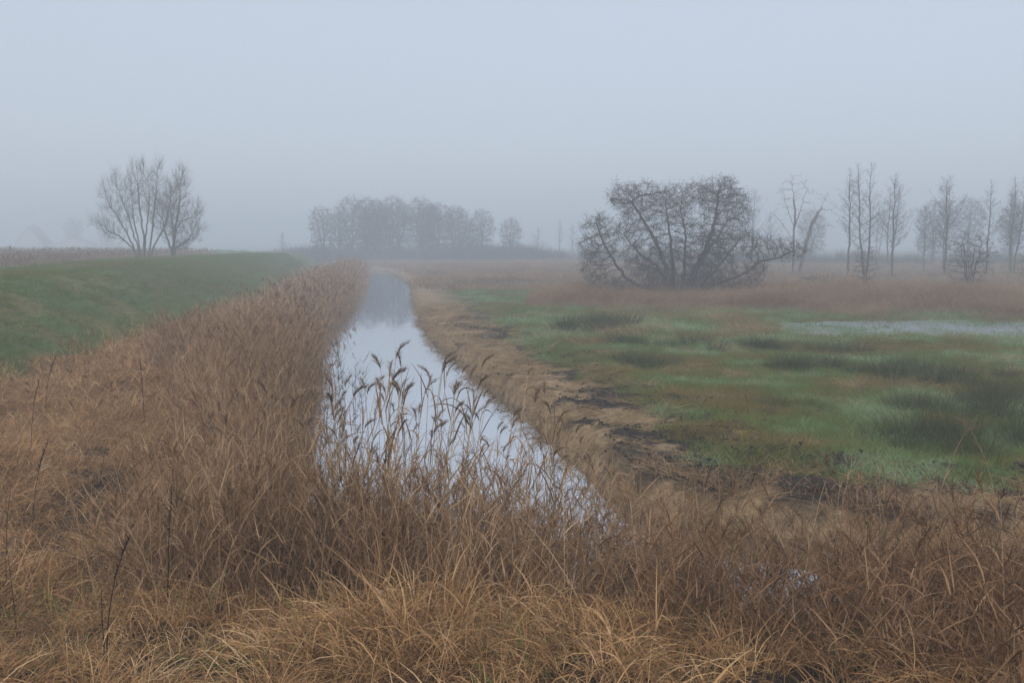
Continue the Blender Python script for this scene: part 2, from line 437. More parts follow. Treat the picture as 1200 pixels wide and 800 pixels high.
def scatter(name, libs, P, yaw, scl, mat, label, cat, tilt=0.06):
    nP = len(P)
    V = []; Fs = []; rr = []; vid = []; n = 0
    for k, gg in enumerate(libs):
        v, f, r = gg.get(); V.append(v); Fs.append(f + n); rr.append(r); vid.append(np.full(len(v), k)); n += len(v)
    V.append(P); rr.append(np.zeros(nP)); vid.append(np.full(nP, -1))
    idx = np.concatenate([np.zeros(n), rng.integers(0, len(libs), nP)]).astype(np.int32)
    rot = np.zeros((n + nP, 3)); rot[n:, 2] = yaw; rot[n:, 0] = rng.normal(0, tilt, nP); rot[n:, 1] = rng.normal(0, tilt, nP)
    s3 = np.zeros((n + nP, 3)); s = np.asarray(scl); s3[n:] = s if s.ndim == 2 else s[:, None]
    o = mesh_obj(name, np.concatenate(V), np.concatenate(Fs), mat, attrs={
        'rnd': ('FLOAT', np.concatenate(rr).astype(np.float32)), 'vid': ('INT', np.concatenate(vid).astype(np.int32)),
        'idx': ('INT', idx), 'rot': ('FLOAT_VECTOR', rot.astype(np.float32)), 'scl': ('FLOAT_VECTOR', s3.astype(np.float32))})
    md = o.modifiers.new('scatter', 'NODES'); md.node_group = NG
    return tag(o, label, cat, kind='stuff')

def blob(n, r):                       # points of a tuft's foot
    a = rng.random(n) * 2 * np.pi; q = np.sqrt(rng.random(n)) * r
    return np.stack([q * np.cos(a), q * np.sin(a), np.full(n, -.03)], -1)

def tuft(n, r, L, th0, th1, w, seg=4, lean=0.5, droop=1.0, tip=.1):
    g = Geo()
    p = blob(n, r)
    out = np.arctan2(p[:, 1], p[:, 0])
    az = np.where(rng.random(n) < lean, rng.normal(0, .7, n), out + rng.normal(0, .9, n))
    th = rng.uniform(*th0, n); d0 = tilt_dirs(az, th)
    e = rng.uniform(*th1, n); d1 = tilt_dirs(az + rng.normal(0, .35, n), e)
    ribbons(g, p, d0, (d1 - d0) * droop, rng.uniform(*L, n), rng.uniform(*w, n), seg=seg, tip=tip)
    return g

def reed_tuft(ns, r, H, sw, lw, nl, seg=4, plume=.3, lean=.12):
    g = Geo()
    p = blob(ns, r); az = rng.random(ns) * 6.28; th = np.abs(rng.normal(0, lean, ns))
    d0 = tilt_dirs(az, th); b = tilt_dirs(az, th + rng.uniform(.05, .7, ns)) - d0
    h = rng.uniform(*H, ns)
    broken = rng.random(ns) < .22
    h = np.where(broken, h * rng.uniform(.35, .7, ns), h)
    pts = ribbons(g, p, d0, b, h, sw, seg=seg, tip=.4)
    for j in range(nl):
        t = rng.uniform(.25, .95, ns) * seg; k = np.minimum(t.astype(int), seg - 1); f = (t - k)[:, None]
        q = pts[np.arange(ns), k] * (1 - f) + pts[np.arange(ns), k + 1] * f
        a2 = rng.random(ns) * 6.28; e0 = tilt_dirs(a2, rng.uniform(.15, .7, ns)); e1 = tilt_dirs(a2, np.where(rng.random(ns) < .3, rng.uniform(1.4, 2.9, ns), rng.uniform(.4, 1.4, ns)))
        ribbons(g, q, e0, e1 - e0, rng.uniform(.18, .42, ns), rng.uniform(.6, 1, ns) * lw, seg=4, tip=.05, belly=.6)
    m = np.where((rng.random(ns) < plume) & ~broken)[0]
    for k in m:
        nf = 14
        q = pts[k, -1] + (pts[k, -2] - pts[k, -1]) * rng.random((nf, 1)) * .45
        a2 = az[k] + rng.normal(0, .8, nf); e0 = tilt_dirs(a2, rng.uniform(.2, .7, nf)); e1 = tilt_dirs(a2, rng.uniform(.8, 2.2, nf))
        ribbons(g, q, e0, e1 - e0, rng.uniform(.08, .16, nf), sw * 1.1, seg=3, rnd=rng.uniform(0, .25, nf))
    return g

def clods(n, r, s):
    g = Geo()
    for _ in range(n):
        a = rng.random() * 6.28; q = math.sqrt(rng.random()) * r; sz = rng.uniform(*s)
        u = np.linspace(0, 1, 6); v = np.linspace(0, 2 * np.pi, 8)[:-1]
        U, Vv = np.meshgrid(u, v, indexing='ij')
        rad = sz * (.7 + .6 * rng.random(U.shape)); rad[0] = rad[0].mean(); rad[-1] = rad[-1].mean()
        P = np.stack([rad * np.sin(U * np.pi) * np.cos(Vv) * rng.uniform(.8, 1.5) + q * math.cos(a), rad * np.sin(U * np.pi) * np.sin(Vv) + q * math.sin(a), rad * np.cos(U * np.pi) * .6 + sz * .15], -1)
        ii = np.arange(5)[:, None] * 7 + np.arange(7)[None]; jj = np.arange(5)[:, None] * 7 + (np.arange(7)[None] + 1) % 7
        F = np.stack([ii, ii + 7, jj + 7, jj], -1).reshape(-1, 4).astype(np.int32)
        g.add(P, F, rng.random())
    return g

def cand(n, x0, x1, y0, y1, margin=1.28, extra=2.5):
    x = rng.uniform(x0, x1, n); y = rng.uniform(y0, y1, n)
    k = np.abs(x) < .52 * y * margin + extra
    return x[k], y[k]

def place(x, y, keep):
    x = x[keep]; y = y[keep]
    return np.stack([x, y, terrain(x, y)], -1)

def flow(P):                          # direction in which the grass has lodged
    return (fbm(P[:, 0] * .3, P[:, 1] * .3, 61, 3) - .5) * 11 - 1.4 + rng.normal(0, 1.0, len(P))

def left_mask(x, y, sd):
    return (x < centre(y) + .3) & (sd > .05) & (x > toe(y) - .5 + 1.6 * (fbm(x * .5, y * .5, 88, 3) - .5))

# --- dry grass
libs = [tuft(58, .18, (.16, .55), (.1, .95), (1.2, 2.7), (.0045, .010), seg=5, lean=.45) for _ in range(7)]
libs += [tuft(44, .2, (.12, .4), (.8, 1.4), (1.3, 2.2), (.005, .012), lean=.2) for _ in range(4)]
libs += [tuft(24, .22, (.12, .38), (.2, 1.3), (1.0, 2.9), (.008, .016), seg=5, lean=.1) for _ in range(4)]
libs += [reed_tuft(5, .2, (.25, .6), .005, .012, 3, plume=.1, lean=.6)]
libs += [tuft(9, .2, (.45, .85), (.05, .45), (.1, 1.0), (.003, .006), seg=5, lean=.1)]
x, y = cand(6400, -13, 9, 3.0, 8.9); sd = water_sd(x, y); A = place(x, y, (sd > .15) & (rng.random(len(x)) < 1 - .62 * sstep(.6, 2.0, x + .5 * (7 - y))))
x, y = cand(9000, -13, -2.2, 8.5, 18); sd = water_sd(x, y); B = place(x, y, left_mask(x, y, sd))
P = np.concatenate([A, B])
gap = fbm(P[:, 0] * 1.3, P[:, 1] * 1.3, 75, 3); kk = rng.random(len(P)) > 1.1 * sstep(.54, .66, gap); P = P[kk]
tall = .3 + 1.35 * fbm(P[:, 0] * 1.1, P[:, 1] * 1.1, 71, 3)
scatter('dry_grass', libs, P, flow(P), tall * rng.uniform(.75, 1.15, len(P)) * np.where(P[:, 1] > 9, .8, 1), M_straw, 'lodged straw coloured grass covering the near bank at the bottom left', 'grass', .12)

libs = [tuft(60, .42, (.25, .7), (.3, 1.1), (1.2, 2.4), (.008, .015), lean=.5) for _ in range(7)] + [reed_tuft(7, .4, (.5, 1.0), .009, .018, 4, plume=.1, lean=.35)]
x, y = cand(9000, -20, -2.5, 17.5, 46); sd = water_sd(x, y); A = place(x, y, left_mask(x, y, sd))
x, y = cand(5000, -26, -5, 46, 125); sd = water_sd(x, y); B = place(x, y, left_mask(x, y, sd))
P = np.concatenate([A, B])
sc_ = np.where(P[:, 1] > 46, 1.4, .85) * rng.uniform(.7, 1.25, len(P))
scatter('field_grass', libs, P, flow(P), sc_, M_straw, 'brown withered grass strip running along the foot of the dike', 'grass', .1)

# --- reeds of the left bank and around the channel end
libs = [reed_tuft(10, .26, (.9, 1.75), .0065, .014, 3, plume=.2) for _ in range(12)]
x, y = cand(5200, -9, -2.0, 9.2, 30); sd = water_sd(x, y)
wb = np.interp(y, [9, 12, 16, 22, 30], [.25, .5, 1.2, 2.6, 3.6])
dens = np.where(sd > 0, 1 - sstep(wb * .6, wb * 1.5, sd + 1.6 * (fbm(x * .7, y * .7, 5, 2) - .5)), .22 * (1 - sstep(.1, .5, -sd)))
dens = np.maximum(dens, .008 * (sd > 0))
A = place(x, y, (x < centre(y) + .1) & (sd > -.9) & (rng.random(len(x)) < dens) & (x > toe(y)))
x, y = cand(1400, -3.4, 1.9, 7.6, 10.0); sd = water_sd(x, y)
B = place(x, y, (sd > -1.3) & (rng.random(len(x)) < np.where(sd > 0, .75, .36) * sstep(7.5, 8.4, y)))
x, y = cand(3300, .8, 9, 4.6, 9.9); sd = water_sd(x, y)
C = place(x, y, (rng.random(len(x)) < np.where(sd > 0, .28, .06) * sstep(1.25, 2.3, x + .45 * (y - 6.5))))
x, y = cand(1500, 1.2, 12, 9.4, 12.6); sd = water_sd(x, y)
D = place(x, y, right_side(x, y) & (sd > -.15) & (sd < .8) & (rng.random(len(x)) < .38))
x, y = cand(2200, -8, 2.0, 11, 60); sd = water_sd(x, y)
E_ = place(x, y, right_side(x, y) & (sd > -.1) & (sd < .28))
libC = [reed_tuft(13, .3, (.8, 1.75), .006, .016, 3, plume=.08, lean=.2) for _ in range(8)]
PC = C.copy(); PC[:, 2] = np.maximum(PC[:, 2], -.12)
hC = rng.uniform(.34, .86, len(C)) * (.7 + .6 * fbm(C[:, 0] * 1.2, C[:, 1] * 1.2, 93, 2)); sC = np.stack([np.ones(len(C)), np.ones(len(C)), hC], -1)
scatter('ditch_reeds', libC, PC, rng.random(len(PC)) * 6.28, sC, M_ditch, 'low dark brown reeds crowding the side ditch at the bottom right', 'reeds', .16)
P = np.concatenate([A, B, D, E_])
P[:, 2] = np.maximum(P[:, 2], -.12)
hs = np.concatenate([rng.uniform(.55, 1.05, len(A)) * (.75 + .5 * fbm(A[:, 0] * .6, A[:, 1] * .6, 91, 2)), rng.uniform(.55, 1.12, len(B)) * np.interp(B[:, 0], [-3, -.5, 1.9], [1, .95, .68]), rng.uniform(.12, .34, len(D)), rng.uniform(.16, .26, len(E_))])
s3 = np.stack([np.where(hs < .5, .8, 1.0), np.where(hs < .5, .8, 1.0), hs], -1)
scatter('reed_bed', libs, P, rng.random(len(P)) * 6.28, s3, M_reed, 'dense dry brown reeds lining the near half of the channel', 'reeds', .1)

libs = [reed_tuft(10, .5, (1.0, 1.75), .014, .028, 3, plume=.5) for _ in range(8)]
x, y = cand(9000, -30, -3, 28, 128); sd = water_sd(x, y)
keep = (x < centre(y)) & (sd > -.3) & (x > toe(y) + .9 + 2.0 * (fbm(x * .4, y * .4, 19, 3) - .5)) & (rng.random(len(x)) < np.where(sd < 2.6, .8, .16))
P = place(x, y, keep)
scatter('distant_reeds', libs, P, rng.random(len(P)) * 6.28, rng.uniform(.6, 1.12, len(P)), M_reed, 'brown reed belt between the dike and the far half of the channel', 'reeds', .08)
libs2 = [reed_tuft(12, .9, (1.5, 2.3), .03, .05, 3, plume=.6) for _ in range(6)]
x, y = cand(16000, -130, -20, 50, 215, 1.1); keep = (x < crest(y) - 9.5 + 2 * (vnoise(x * .2, y * .2, 3) - .5)) & (pond_m(x, y) < .1)
P = place(x, y, keep)
scatter('marsh_reeds', libs2, P, rng.random(len(P)) * 6.28, rng.uniform(.75, 1.25, len(P)), M_russet, 'hazy reed marsh spreading behind the dike and its two trees', 'reeds', .08)

# --- russet grass belt in front of the alder
libs = [tuft(70, .5, (.5, 1.15), (.05, .6), (.6, 1.9), (.012, .02), lean=.35) for _ in range(8)]
x, y = cand(14000, 0, 52, 38.0, 74)
nz = fbm(x * .3, y * .3, 23, 3) - .5
lo = np.interp(x, [0, 2, 8, 20, 40], [46, 44.5, 43.0, 41.3, 41]) + 2.5 * nz; hi = np.interp(x, [0, 2, 8, 20, 40], [50, 56, 60, 60, 66]) + 8 * nz
P = place(x, y, (y > lo) & (y < hi) & (x > 1.2 + 3 * nz))
ed = sstep(0, 3, P[:, 1] - np.interp(P[:, 0], [0, 2, 8, 20, 40], [47, 45.5, 44.5, 39.8, 39.5]))
scatter('russet_grass', libs, P, rng.random(len(P)) * 6.28, (.4 + .5 * ed) * (.55 + .9 * fbm(P[:, 0] * .25, P[:, 1] * .4, 37, 3)) * rng.uniform(.7, 1.2, len(P)), M_russet, 'belt of russet dead grass between the flooded patch and the big alder', 'grass', .1)
x, y = cand(9000, -24, 75, 60, 172, 1.12)
P = place(x, y, (x > centre(y) + 2.5) & ((fbm(x * .12, y * .2, 29, 3) > .46) | (y > 112)))
scatter('pasture_grass', [tuft(60, .9, (.25, .6), (.1, .8), (.8, 1.9), (.03, .045), lean=.35) for _ in range(6)], P, rng.random(len(P)) * 6.28, rng.uniform(.6, 1.2, len(P)), M_russet, 'pale rough grass of the far pasture before the row of bare trees', 'grass', .1)

# --- meadow turf
libs = [tuft(64, .24, (.05, .20), (.15, 1.0), (.7, 1.8), (.004, .008), seg=3, lean=.3) for _ in range(8)]
x, y = cand(17000, 0, 22, 11.2, 30); sd = water_sd(x, y)
n1 = fbm(x * .55, y * .55, 41, 4)
k1 = right_side(x, y) & (sd + 1.6 * (n1 - .5) > 2.0 - .5 * rng.random(len(x))) & (rng.random(len(x)) > .7 * sstep(.54, .62, fbm(x * .8 + 31, y * .8, 53, 4)))
A = place(x, y, k1)
x, y = cand(12000, -4, 34, 29, 62); sd = water_sd(x, y)
B = place(x, y, right_side(x, y) & (sd > 2.2 + 2 * rng.random(len(x))) & ((puddle_m(x, y) < .62 - .5 * rng.random(len(x))) | (fbm(x * .8, y * 1.7, 333, 3) > .50 - .10 * rng.random(len(x)))))
P = np.concatenate([A, B])
x, y = cand(2600, 1, 26, 12.5, 44); sd = water_sd(x, y); n4 = fbm(x * .8 + 31, y * .8, 53, 4)
P2 = place(x, y, right_side(x, y) & (sd > 2.2) & (n4 > .53) & (puddle_m(x, y) < .2))
scatter('withered_grass', [tuft(50, .26, (.12, .34), (.2, 1.0), (.8, 1.9), (.005, .010), seg=3, lean=.4) for _ in range(5)], P2, rng.random(len(P2)) * 6.28, np.where(P2[:, 1] > 28, 1.5, .9) * rng.uniform(.7, 1.2, len(P2)), M_litter, 'withered tan grass in scattered patches among the meadow turf', 'grass', .1)
scatter('meadow_turf', libs, P, rng.random(len(P)) * 6.28, np.where(P[:, 1] > 29, 1.9, 1.15) * rng.uniform(.7, 1.25, len(P)), M_turf, 'green mossy turf of the wet meadow right of the channel', 'grass', .1)
libs = [tuft(60, .32, (.07, .2), (.2, 1.1), (.8, 1.8), (.008, .014), seg=3, lean=.4) for _ in range(6)]
x, y = cand(15000, -30, -9, 17, 110)
P = place(x, y, (x < toe(y) + .6) & (x > crest(y) - 4.5) & (rng.random(len(x)) < np.where(y < 50, 1, .7)) & (np.abs(x - crest(y) + 1.7) > .55 * rng.random(len(x))))
scatter('dike_turf', libs, P, rng.random(len(P)) * 6.28, np.where(P[:, 1] > 50, 1.6, 1.0) * rng.uniform(.7, 1.3, len(P)), M_dike, 'short green turf on the long grass dike at the left', 'grass', .1)

# --- cut litter and mud on the right bank
libs = [tuft(60, .3, (.12, .45), (1.15, 1.6), (1.45, 1.75), (.004, .009), seg=3, lean=.5) for _ in range(8)]
x, y = cand(11000, -8, 14, 9.5, 48); sd = water_sd(x, y); n1 = fbm(x * .55, y * .55, 41, 4); n2 = fbm(x * 1.7, y * 1.7, 43, 4)
mudm = sstep(.46, .56, n2 + .22 * np.exp(-((sd - 2.0) / 1.0) ** 2) + .23 * np.exp(-((y - 13) / 2.4) ** 2) - .13)
P = place(x, y, right_side(x, y) & (sd > .1) & (sd + 1.8 * (n1 - .5) < 2.4) & (rng.random(len(x)) > .8 * mudm))
P[:, 2] += .03
scatter('straw_litter', libs, P, flow(P), rng.uniform(.6, 1.15, len(P)), M_litter, 'cut straw and reed litter strewn along the right bank', 'litter', .15)
M_clod = blade_mat('mud_clods', [(0, (.022, .018, .015)), (.6, (.055, .042, .032)), (1, (.11, .08, .055))], patch=.2, wr=.5, trans=0)
x, y = cand(5200, -4, 14, 10.5, 40); sd = water_sd(x, y); n1 = fbm(x * .55, y * .55, 41, 4); n2 = fbm(x * 1.7, y * 1.7, 43, 4)
mudm = sstep(.46, .56, n2 + .22 * np.exp(-((sd - 2.0) / 1.0) ** 2) + .23 * np.exp(-((y - 13) / 2.4) ** 2) - .13) * (1 - sstep(2.6, 3.6, sd + (n1 - .5)))
P = place(x, y, right_side(x, y) & (sd > .3) & (rng.random(len(x)) < mudm))
scatter('mud_clods', [clods(16, .34, (.008, .034)) for _ in range(6)], P, rng.random(len(P)) * 6.28, rng.uniform(.5, 1.2, len(P)), M_clod, 'dark dug up mud lying between bank litter and meadow', 'mud', .1)
# a few green blades among the straw
x, y = cand(260, -5, 4, 5.2, 8.6); sd = water_sd(x, y)
P = place(x, y, (sd > .2) & (fbm(x * 1.1, y * 1.1, 99, 2) > .54))
scatter('green_sprouts', [tuft(9, .12, (.2, .5), (.1, .6), (.8, 1.8), (.006, .011), lean=.3) for _ in range(4)], P, rng.random(len(P)) * 6.28, rng.uniform(.7, 1.2, len(P)), M_green, 'sparse fresh green blades among the straw at the bottom', 'grass', .1)

# ------------------------------------------------------------------ rush tussocks, each a thing
def rush_mesh(w, n=170):
    g = Geo(); p = blob(n, .24); out = np.arctan2(p[:, 1], p[:, 0]); rr = np.hypot(p[:, 0], p[:, 1]) / .24
    th = .05 + .75 * rr * rng.random(n) + rng.normal(0, .10, n)
    d0 = tilt_dirs(out, th); d1 = tilt_dirs(out + rng.normal(0, .4, n), th + rng.uniform(.1, .8, n))
    ribbons(g, p, d0, d1 - d0, rng.uniform(.2, .66, n), w, seg=3, tip=.15)
    o = g.obj('rush_tussock', M_rush); return o
RM = {}
def rush_proto(band):
    if band not in RM: RM[band] = [rush_mesh([.004, .007, .012][band]) for _ in range(4)]
    return RM[band]
rush_used = set()
def rush(x, y, s, label, group):
    band = 0 if y < 20 else 1 if y < 32 else 2
    ms = rush_proto(band); pr = ms[rng.integers(0, 4)]
    if pr.name not in rush_used: o = pr; rush_used.add(pr.name)
    else: o = pr.copy(); COL.objects.link(o)
    o.location = (x, y, float(terrain(np.array([x]), np.array([y]))[0]) - .02); o.rotation_euler = (0, 0, rng.random() * 6.28)
    o.scale = (s, s, s * rng.uniform(.75, 1.05))
    tag(o, label, 'rush tussock', group)
RUSH = [  # x, y, rx, ry, count, size, label, group
    (6.4, 14.6, 1.6, 1.0, 28, 1.15, 'dark green rush tussock in the thick stand nearest the ditch at the right', 'rushes nearest the ditch'),
    (8.6, 17.6, 2.4, 1.3, 38, 1.1, 'dark green rush tussock in the wide stand behind the nearest rushes', 'rushes of the wide middle stand'),
    (4.6, 17.9, .6, .9, 7, .95, 'small dark rush tussock standing alone near the mud and the bright turf', 'rushes near the mud'),
    (7.6, 22.6, 2.6, .9, 24, 1.15, 'grey green rush tussock in the broad patch in the middle of the meadow', 'rushes in the middle of the meadow'),
    (12, 22.0, 2.8, 2.8, 40, 1.1, 'brownish rush tussock in the patch by the right edge of the meadow', 'rushes by the right edge'),
    (3.6, 24.6, .9, .7, 8, 1.05, 'dark rush tussock of the compact clump just right of the dug bank', 'rushes beside the dug bank'),
    (4.6, 28.5, 1.9, .7, 14, 1.1, 'dull green rush tussock in the long clump left of the flooded patch', 'rushes left of the flood'),
    (9.0, 27.8, 3.3, 1.0, 20, 1.0, 'small hazy rush tussock just in front of the flooded patch', 'rushes before the flood'),
    (3.2, 36, 2.2, 2.4, 18, 1.3, 'hazy rush tussock in the far meadow towards the big alder', 'rushes of the far meadow'),
    (18, 29.5, 3.0, .8, 10, 1.0, 'hazy rush tussock at the right end of the flooded patch', 'rushes at the end of the flood'),
]
for (cx, cy, rx, ry, n, s, lab, grp) in RUSH:
    sub = []
    for _ in range(max(2, n // 5)):
        a = rng.random() * 6.28; q = math.sqrt(rng.random()); sub.append((cx + rx * q * math.cos(a), cy + 1.25 * ry * q * math.sin(a)))
    for k in range(n):
        ux, uy = sub[k % len(sub)]
        rush(ux + rng.normal(0, .42), uy + rng.normal(0, .38), s * rng.uniform(.55, 1.12), lab, grp)
for ms in RM.values():
    for pr in ms:
        if pr.name not in rush_used: bpy.data.objects.remove(pr)

# ------------------------------------------------------------------ single reeds in front, each a thing with parts
def make_reed(H, lean, nleaf, plume, pm=None, ps=1.0):
    root = empty('reed', (0, 0, 0))
    az = 0.0
    d0 = tilt_dirs(np.array([az]), np.array([lean * .4])); d1 = tilt_dirs(np.array([az]), np.array([lean * 1.7 + .1]))
    S = 9; pts = np.zeros((S + 1, 3))
    pts[0] = (0, 0, -.1)
    for k in range(S):
        s = (k + .5) / S; d = norm(d0 + (d1 - d0) * s ** 1.6)[0] + rng.normal(0, .018, 3)
        pts[k + 1] = pts[k] + d * H / S
    g = Geo(); rad = np.linspace(.0046, .0020, S + 1)
    frusta(g, pts[:-1], pts[1:], rad[:-1], rad[1:], 5, rng.random())
    g.obj('stem', M_stem, root)
    g = Geo()
    t = rng.uniform(.22, .96, nleaf) * S; k = np.minimum(t.astype(int), S - 1); f = (t - k)[:, None]
    q = pts[k] * (1 - f) + pts[k + 1] * f
    a2 = rng.normal(0, 1.0, nleaf) + np.where(rng.random(nleaf) < .3, 3.1, 0)
    e0 = tilt_dirs(a2, rng.uniform(.1, .5, nleaf)); e1 = tilt_dirs(a2 + rng.normal(0, .4, nleaf), np.where(rng.random(nleaf) < .25, rng.uniform(1.5, 2.8, nleaf), rng.uniform(.3, 1.1, nleaf)))
    ribbons(g, q, e0, e1 - e0, rng.uniform(.2, .48, nleaf), rng.uniform(.009, .020, nleaf), seg=7, tip=.04, belly=.7)
    g.obj('leaves', M_reed, root)
    if plume:
        g = Geo(); nf = int(90 * ps)
        u = rng.random(nf)
        ax = pts[-1] - pts[-3]; ax = ax / np.linalg.norm(ax)
        Lp = rng.uniform(.13, .24) * ps
        bend = np.array([1.0, 0, -.55])
        q = pts[-1] + ax * Lp * (u[:, None]) + bend * (u[:, None] ** 2) * Lp * .55
        frusta(g, pts[-1:] , pts[-1:] + ax * Lp * .55 + bend * .3 * Lp * .55, np.array([.0017]), np.array([.001]), 4, .3)
        a2 = rng.normal(0, .8, nf); e0 = tilt_dirs(a2, rng.uniform(.1, .6, nf)); e1 = tilt_dirs(a2, rng.uniform(.6, 2.1, nf))
        ribbons(g, q, e0, e1 - e0, ps * rng.uniform(.05, .125, nf) * (1.1 - .5 * u), ps * rng.uniform(.0025, .0055, nf), seg=4, tip=.15)
        g.obj('plume', pm or M_plume, root)
    return root

def move(o, x, y, z0, rz, s, tx=0.0, ty=0.0):
    z = float(terrain(np.array([x]), np.array([y]))[0])
    o.location = (x, y, max(z, -.15) + z0); o.rotation_euler = (tx, ty, rz); o.scale = (s, s, s)

protos = [make_reed(rng.uniform(1.75, 2.1), rng.uniform(.03, .14), rng.integers(4, 7), True, None, rng.uniform(.6, 1.0)) for _ in range(9)]
protos_b = [make_reed(rng.uniform(1.5, 1.9), rng.uniform(.1, .4), rng.integers(5, 9), False) for _ in range(7)]
used = set()
def put(pr, x, y, s, rz, label, group, tx=0., ty=0.):
    if pr.name in used: o = copy_tree(pr)
    else: o = pr; used.add(pr.name)
    move(o, x, y, 0, rz, s, tx, ty)
    tag(o, label, 'reed', group)
for _ in range(205):
    x = rng.uniform(-2.6, .9); yy = rng.uniform(8.4, 10.4)
    hmax = np.interp(x, [-2.6, -1.6, -.6, .2, .9], [1.02, 1.2, 1.2, 1.06, .9])
    pr = protos[rng.integers(0, 9)] if rng.random() < .74 else protos_b[rng.integers(0, 7)]
    put(pr, x, yy, hmax * rng.uniform(.72, 1.02), rng.normal(.3, 1.7), 'tall dry reed standing against the open water in front', 'tall reeds in front of the open water', rng.normal(0, .05), rng.normal(0, .06))
for _ in range(55):
    x = rng.uniform(1.6, 6.2); yy = rng.uniform(6.9, 8.9)
    pr = protos_b[rng.integers(0, 7)] if rng.random() < .85 else protos[rng.integers(0, 9)]
    put(pr, x, yy, rng.uniform(.45, .86), rng.random() * 6.28, 'bent broad leaved dry reed in the tangle over the side ditch', 'bent reeds over the side ditch', rng.normal(0, .22), rng.normal(0, .22))
for _ in range(30):
    yy = rng.uniform(9.5, 15); x = -2.6 - (yy - 9) * .16 - rng.uniform(-.3, .25 + (yy - 9.5) * .38)
    pr = protos[rng.integers(0, 9)] if rng.random() < .4 else protos_b[rng.integers(0, 7)]
    put(pr, x, yy, rng.uniform(.75, .98), rng.random() * 6.28, 'slim dry reed at the edge of the left reed belt', 'reeds at the edge of the left belt', rng.normal(0, .08), rng.normal(0, .08))
for pr in protos + protos_b:
    if pr.name not in used:
        for c in list(pr.children): bpy.data.objects.remove(c)
        bpy.data.objects.remove(pr)
# russet drooping plumes by the right edge of the mud
for (x, yy, s, rz, lab) in [(4.55, 10.35, .62, .3, 'russet drooping reed plume nearest the middle rushes'), (4.75, 10.0, .5, .1, 'lower russet reed plume bending below its taller neighbour'),
                            (5.25, 10.4, .6, 2.6, 'russet drooping reed plume at the right edge before the rushes'), (2.75, 11.9, .36, -.5, 'short dense brown reed plume on the dark mud'), (4.3, 10.15, .48, 1.2, 'small brown reed plume left of the russet plumes'),
                            (5.5, 10.2, .52, .9, 'brown reed plume close to the right edge, leaning over the mud'), (5.05, 10.15, .42, -.4, 'short brown reed plume between the taller russet ones')]:
    o = make_reed(1.8, .22, 5, True, M_rplume, 1.1); move(o, x, yy, 0, rz, s); o.scale = (s * 1.35, s * 1.35, s); tag(o, lab, 'reed', 'russet plumes by the mud')

# ------------------------------------------------------------------ dead stalks and weeds in the straw
def dead_stalk(x, y, H, lean, rz, label, leaf=0, spike=True, r=.006):
    root = empty('dead_stalk', (0, 0, 0))
    S = 8; pts = np.zeros((S + 1, 3)); pts[0] = (0, 0, -.06)
    for k in range(S):
        th = lean * (k / S) ** 1.5 + .03; pts[k + 1] = pts[k] + np.array([math.sin(th), rng.normal(0, .02), math.cos(th)]) * H / S
    g = Geo(); rad = np.linspace(r, r * .4, S + 1); frusta(g, pts[:-1], pts[1:], rad[:-1], rad[1:], 6, .3); g.obj('stem', M_stalk, root)
    if spike:
        g = Geo(); nf = 70; u = rng.uniform(.68, 1.0, nf) * S; k = np.minimum(u.astype(int), S - 1); f = (u - k)[:, None]
        q = pts[k] * (1 - f) + pts[k + 1] * f; a = rng.random(nf) * 6.28
        e0 = tilt_dirs(a, rng.uniform(.1, .5, nf)); ribbons(g, q, e0, rng.normal(0, .2, (nf, 3)), rng.uniform(.02, .06, nf), .006, seg=2, tip=.4)
        g.obj('seed_head', M_stalk, root)
    if leaf:
        g = Geo(); q = pts[rng.integers(3, S, leaf)]; a = rng.random(leaf) * 6.28
        e0 = tilt_dirs(a, rng.uniform(.4, 1.0, leaf)); e1 = tilt_dirs(a, rng.uniform(2.2, 3.0, leaf))
        ribbons(g, q, e0, e1 - e0, rng.uniform(.12, .24, leaf), rng.uniform(.02, .035, leaf), seg=6, tip=.05, belly=.7); g.obj('withered_leaves', M_plume, root)
    move(root, x, y, 0, rz, 1.0); tag(root, label, 'dead stalk', 'dead stalks in the straw')
dead_stalk(-2.72, 6.35, .98, .45, .2, 'tallest blackish stalk bending over at its top in the bottom left straw', 0)
dead_stalk(-2.78, 6.45, .62, .1, 2, 'short straight dark stalk beside the tallest blackish stalk', 0, False)
dead_stalk(-2.75, 7.6, 1.05, .12, 0, 'brown dock stalk with a tight seed spike standing above the straw', 2)
dead_stalk(-3.75, 7.2, .8, .1, 3, 'thin dark stalk leaning slightly near the left edge of the straw', 0, False, .004)
dead_stalk(-4.35, 8.2, 1.1, .2, 1.2, 'slender stalk by the left edge with a withered hanging leaf', 3, False, .004)
dead_stalk(-4.15, 9.6, 1.15, .25, .8, 'pale broken stalk carrying a broad hanging brown leaf', 3, False, .004)
dead_stalk(-5.2, 10.4, 1.2, .4, .4, 'leaning dark seed stalk in the middle of the straw field', 1)
dead_stalk(-1.55, 7.1, .85, .2, 2.4, 'fine dark stalk in the straw below the left reeds', 1, False, .004)
dead_stalk(-.6, 6.8, .7, .5, -.4, 'bent dark stalk lying across the pale straw at the bottom middle', 0, False, .004)
dead_stalk(1.7, 6.6, .8, .8, .1, 'dark slanting stem lying across the reeds at the bottom right', 0, False, .005)
dead_stalk(2.4, 7.0, 1.0, .7, .5, 'long dark slanting stem reaching over the side ditch', 0, False, .005)
dead_stalk(-7.2, 14.5, 1.15, .3, .5, 'dark nodding weed stalk below the green dike', 2)
dead_stalk(-8.4, 17.5, 1.2, .45, .3, 'dark weed stalk with a hooked top close to the dike foot', 1)
dead_stalk(-6.2, 16.4, 1.3, .2, 2.3, 'upright dark weed stalk between the dike and the reeds', 2)

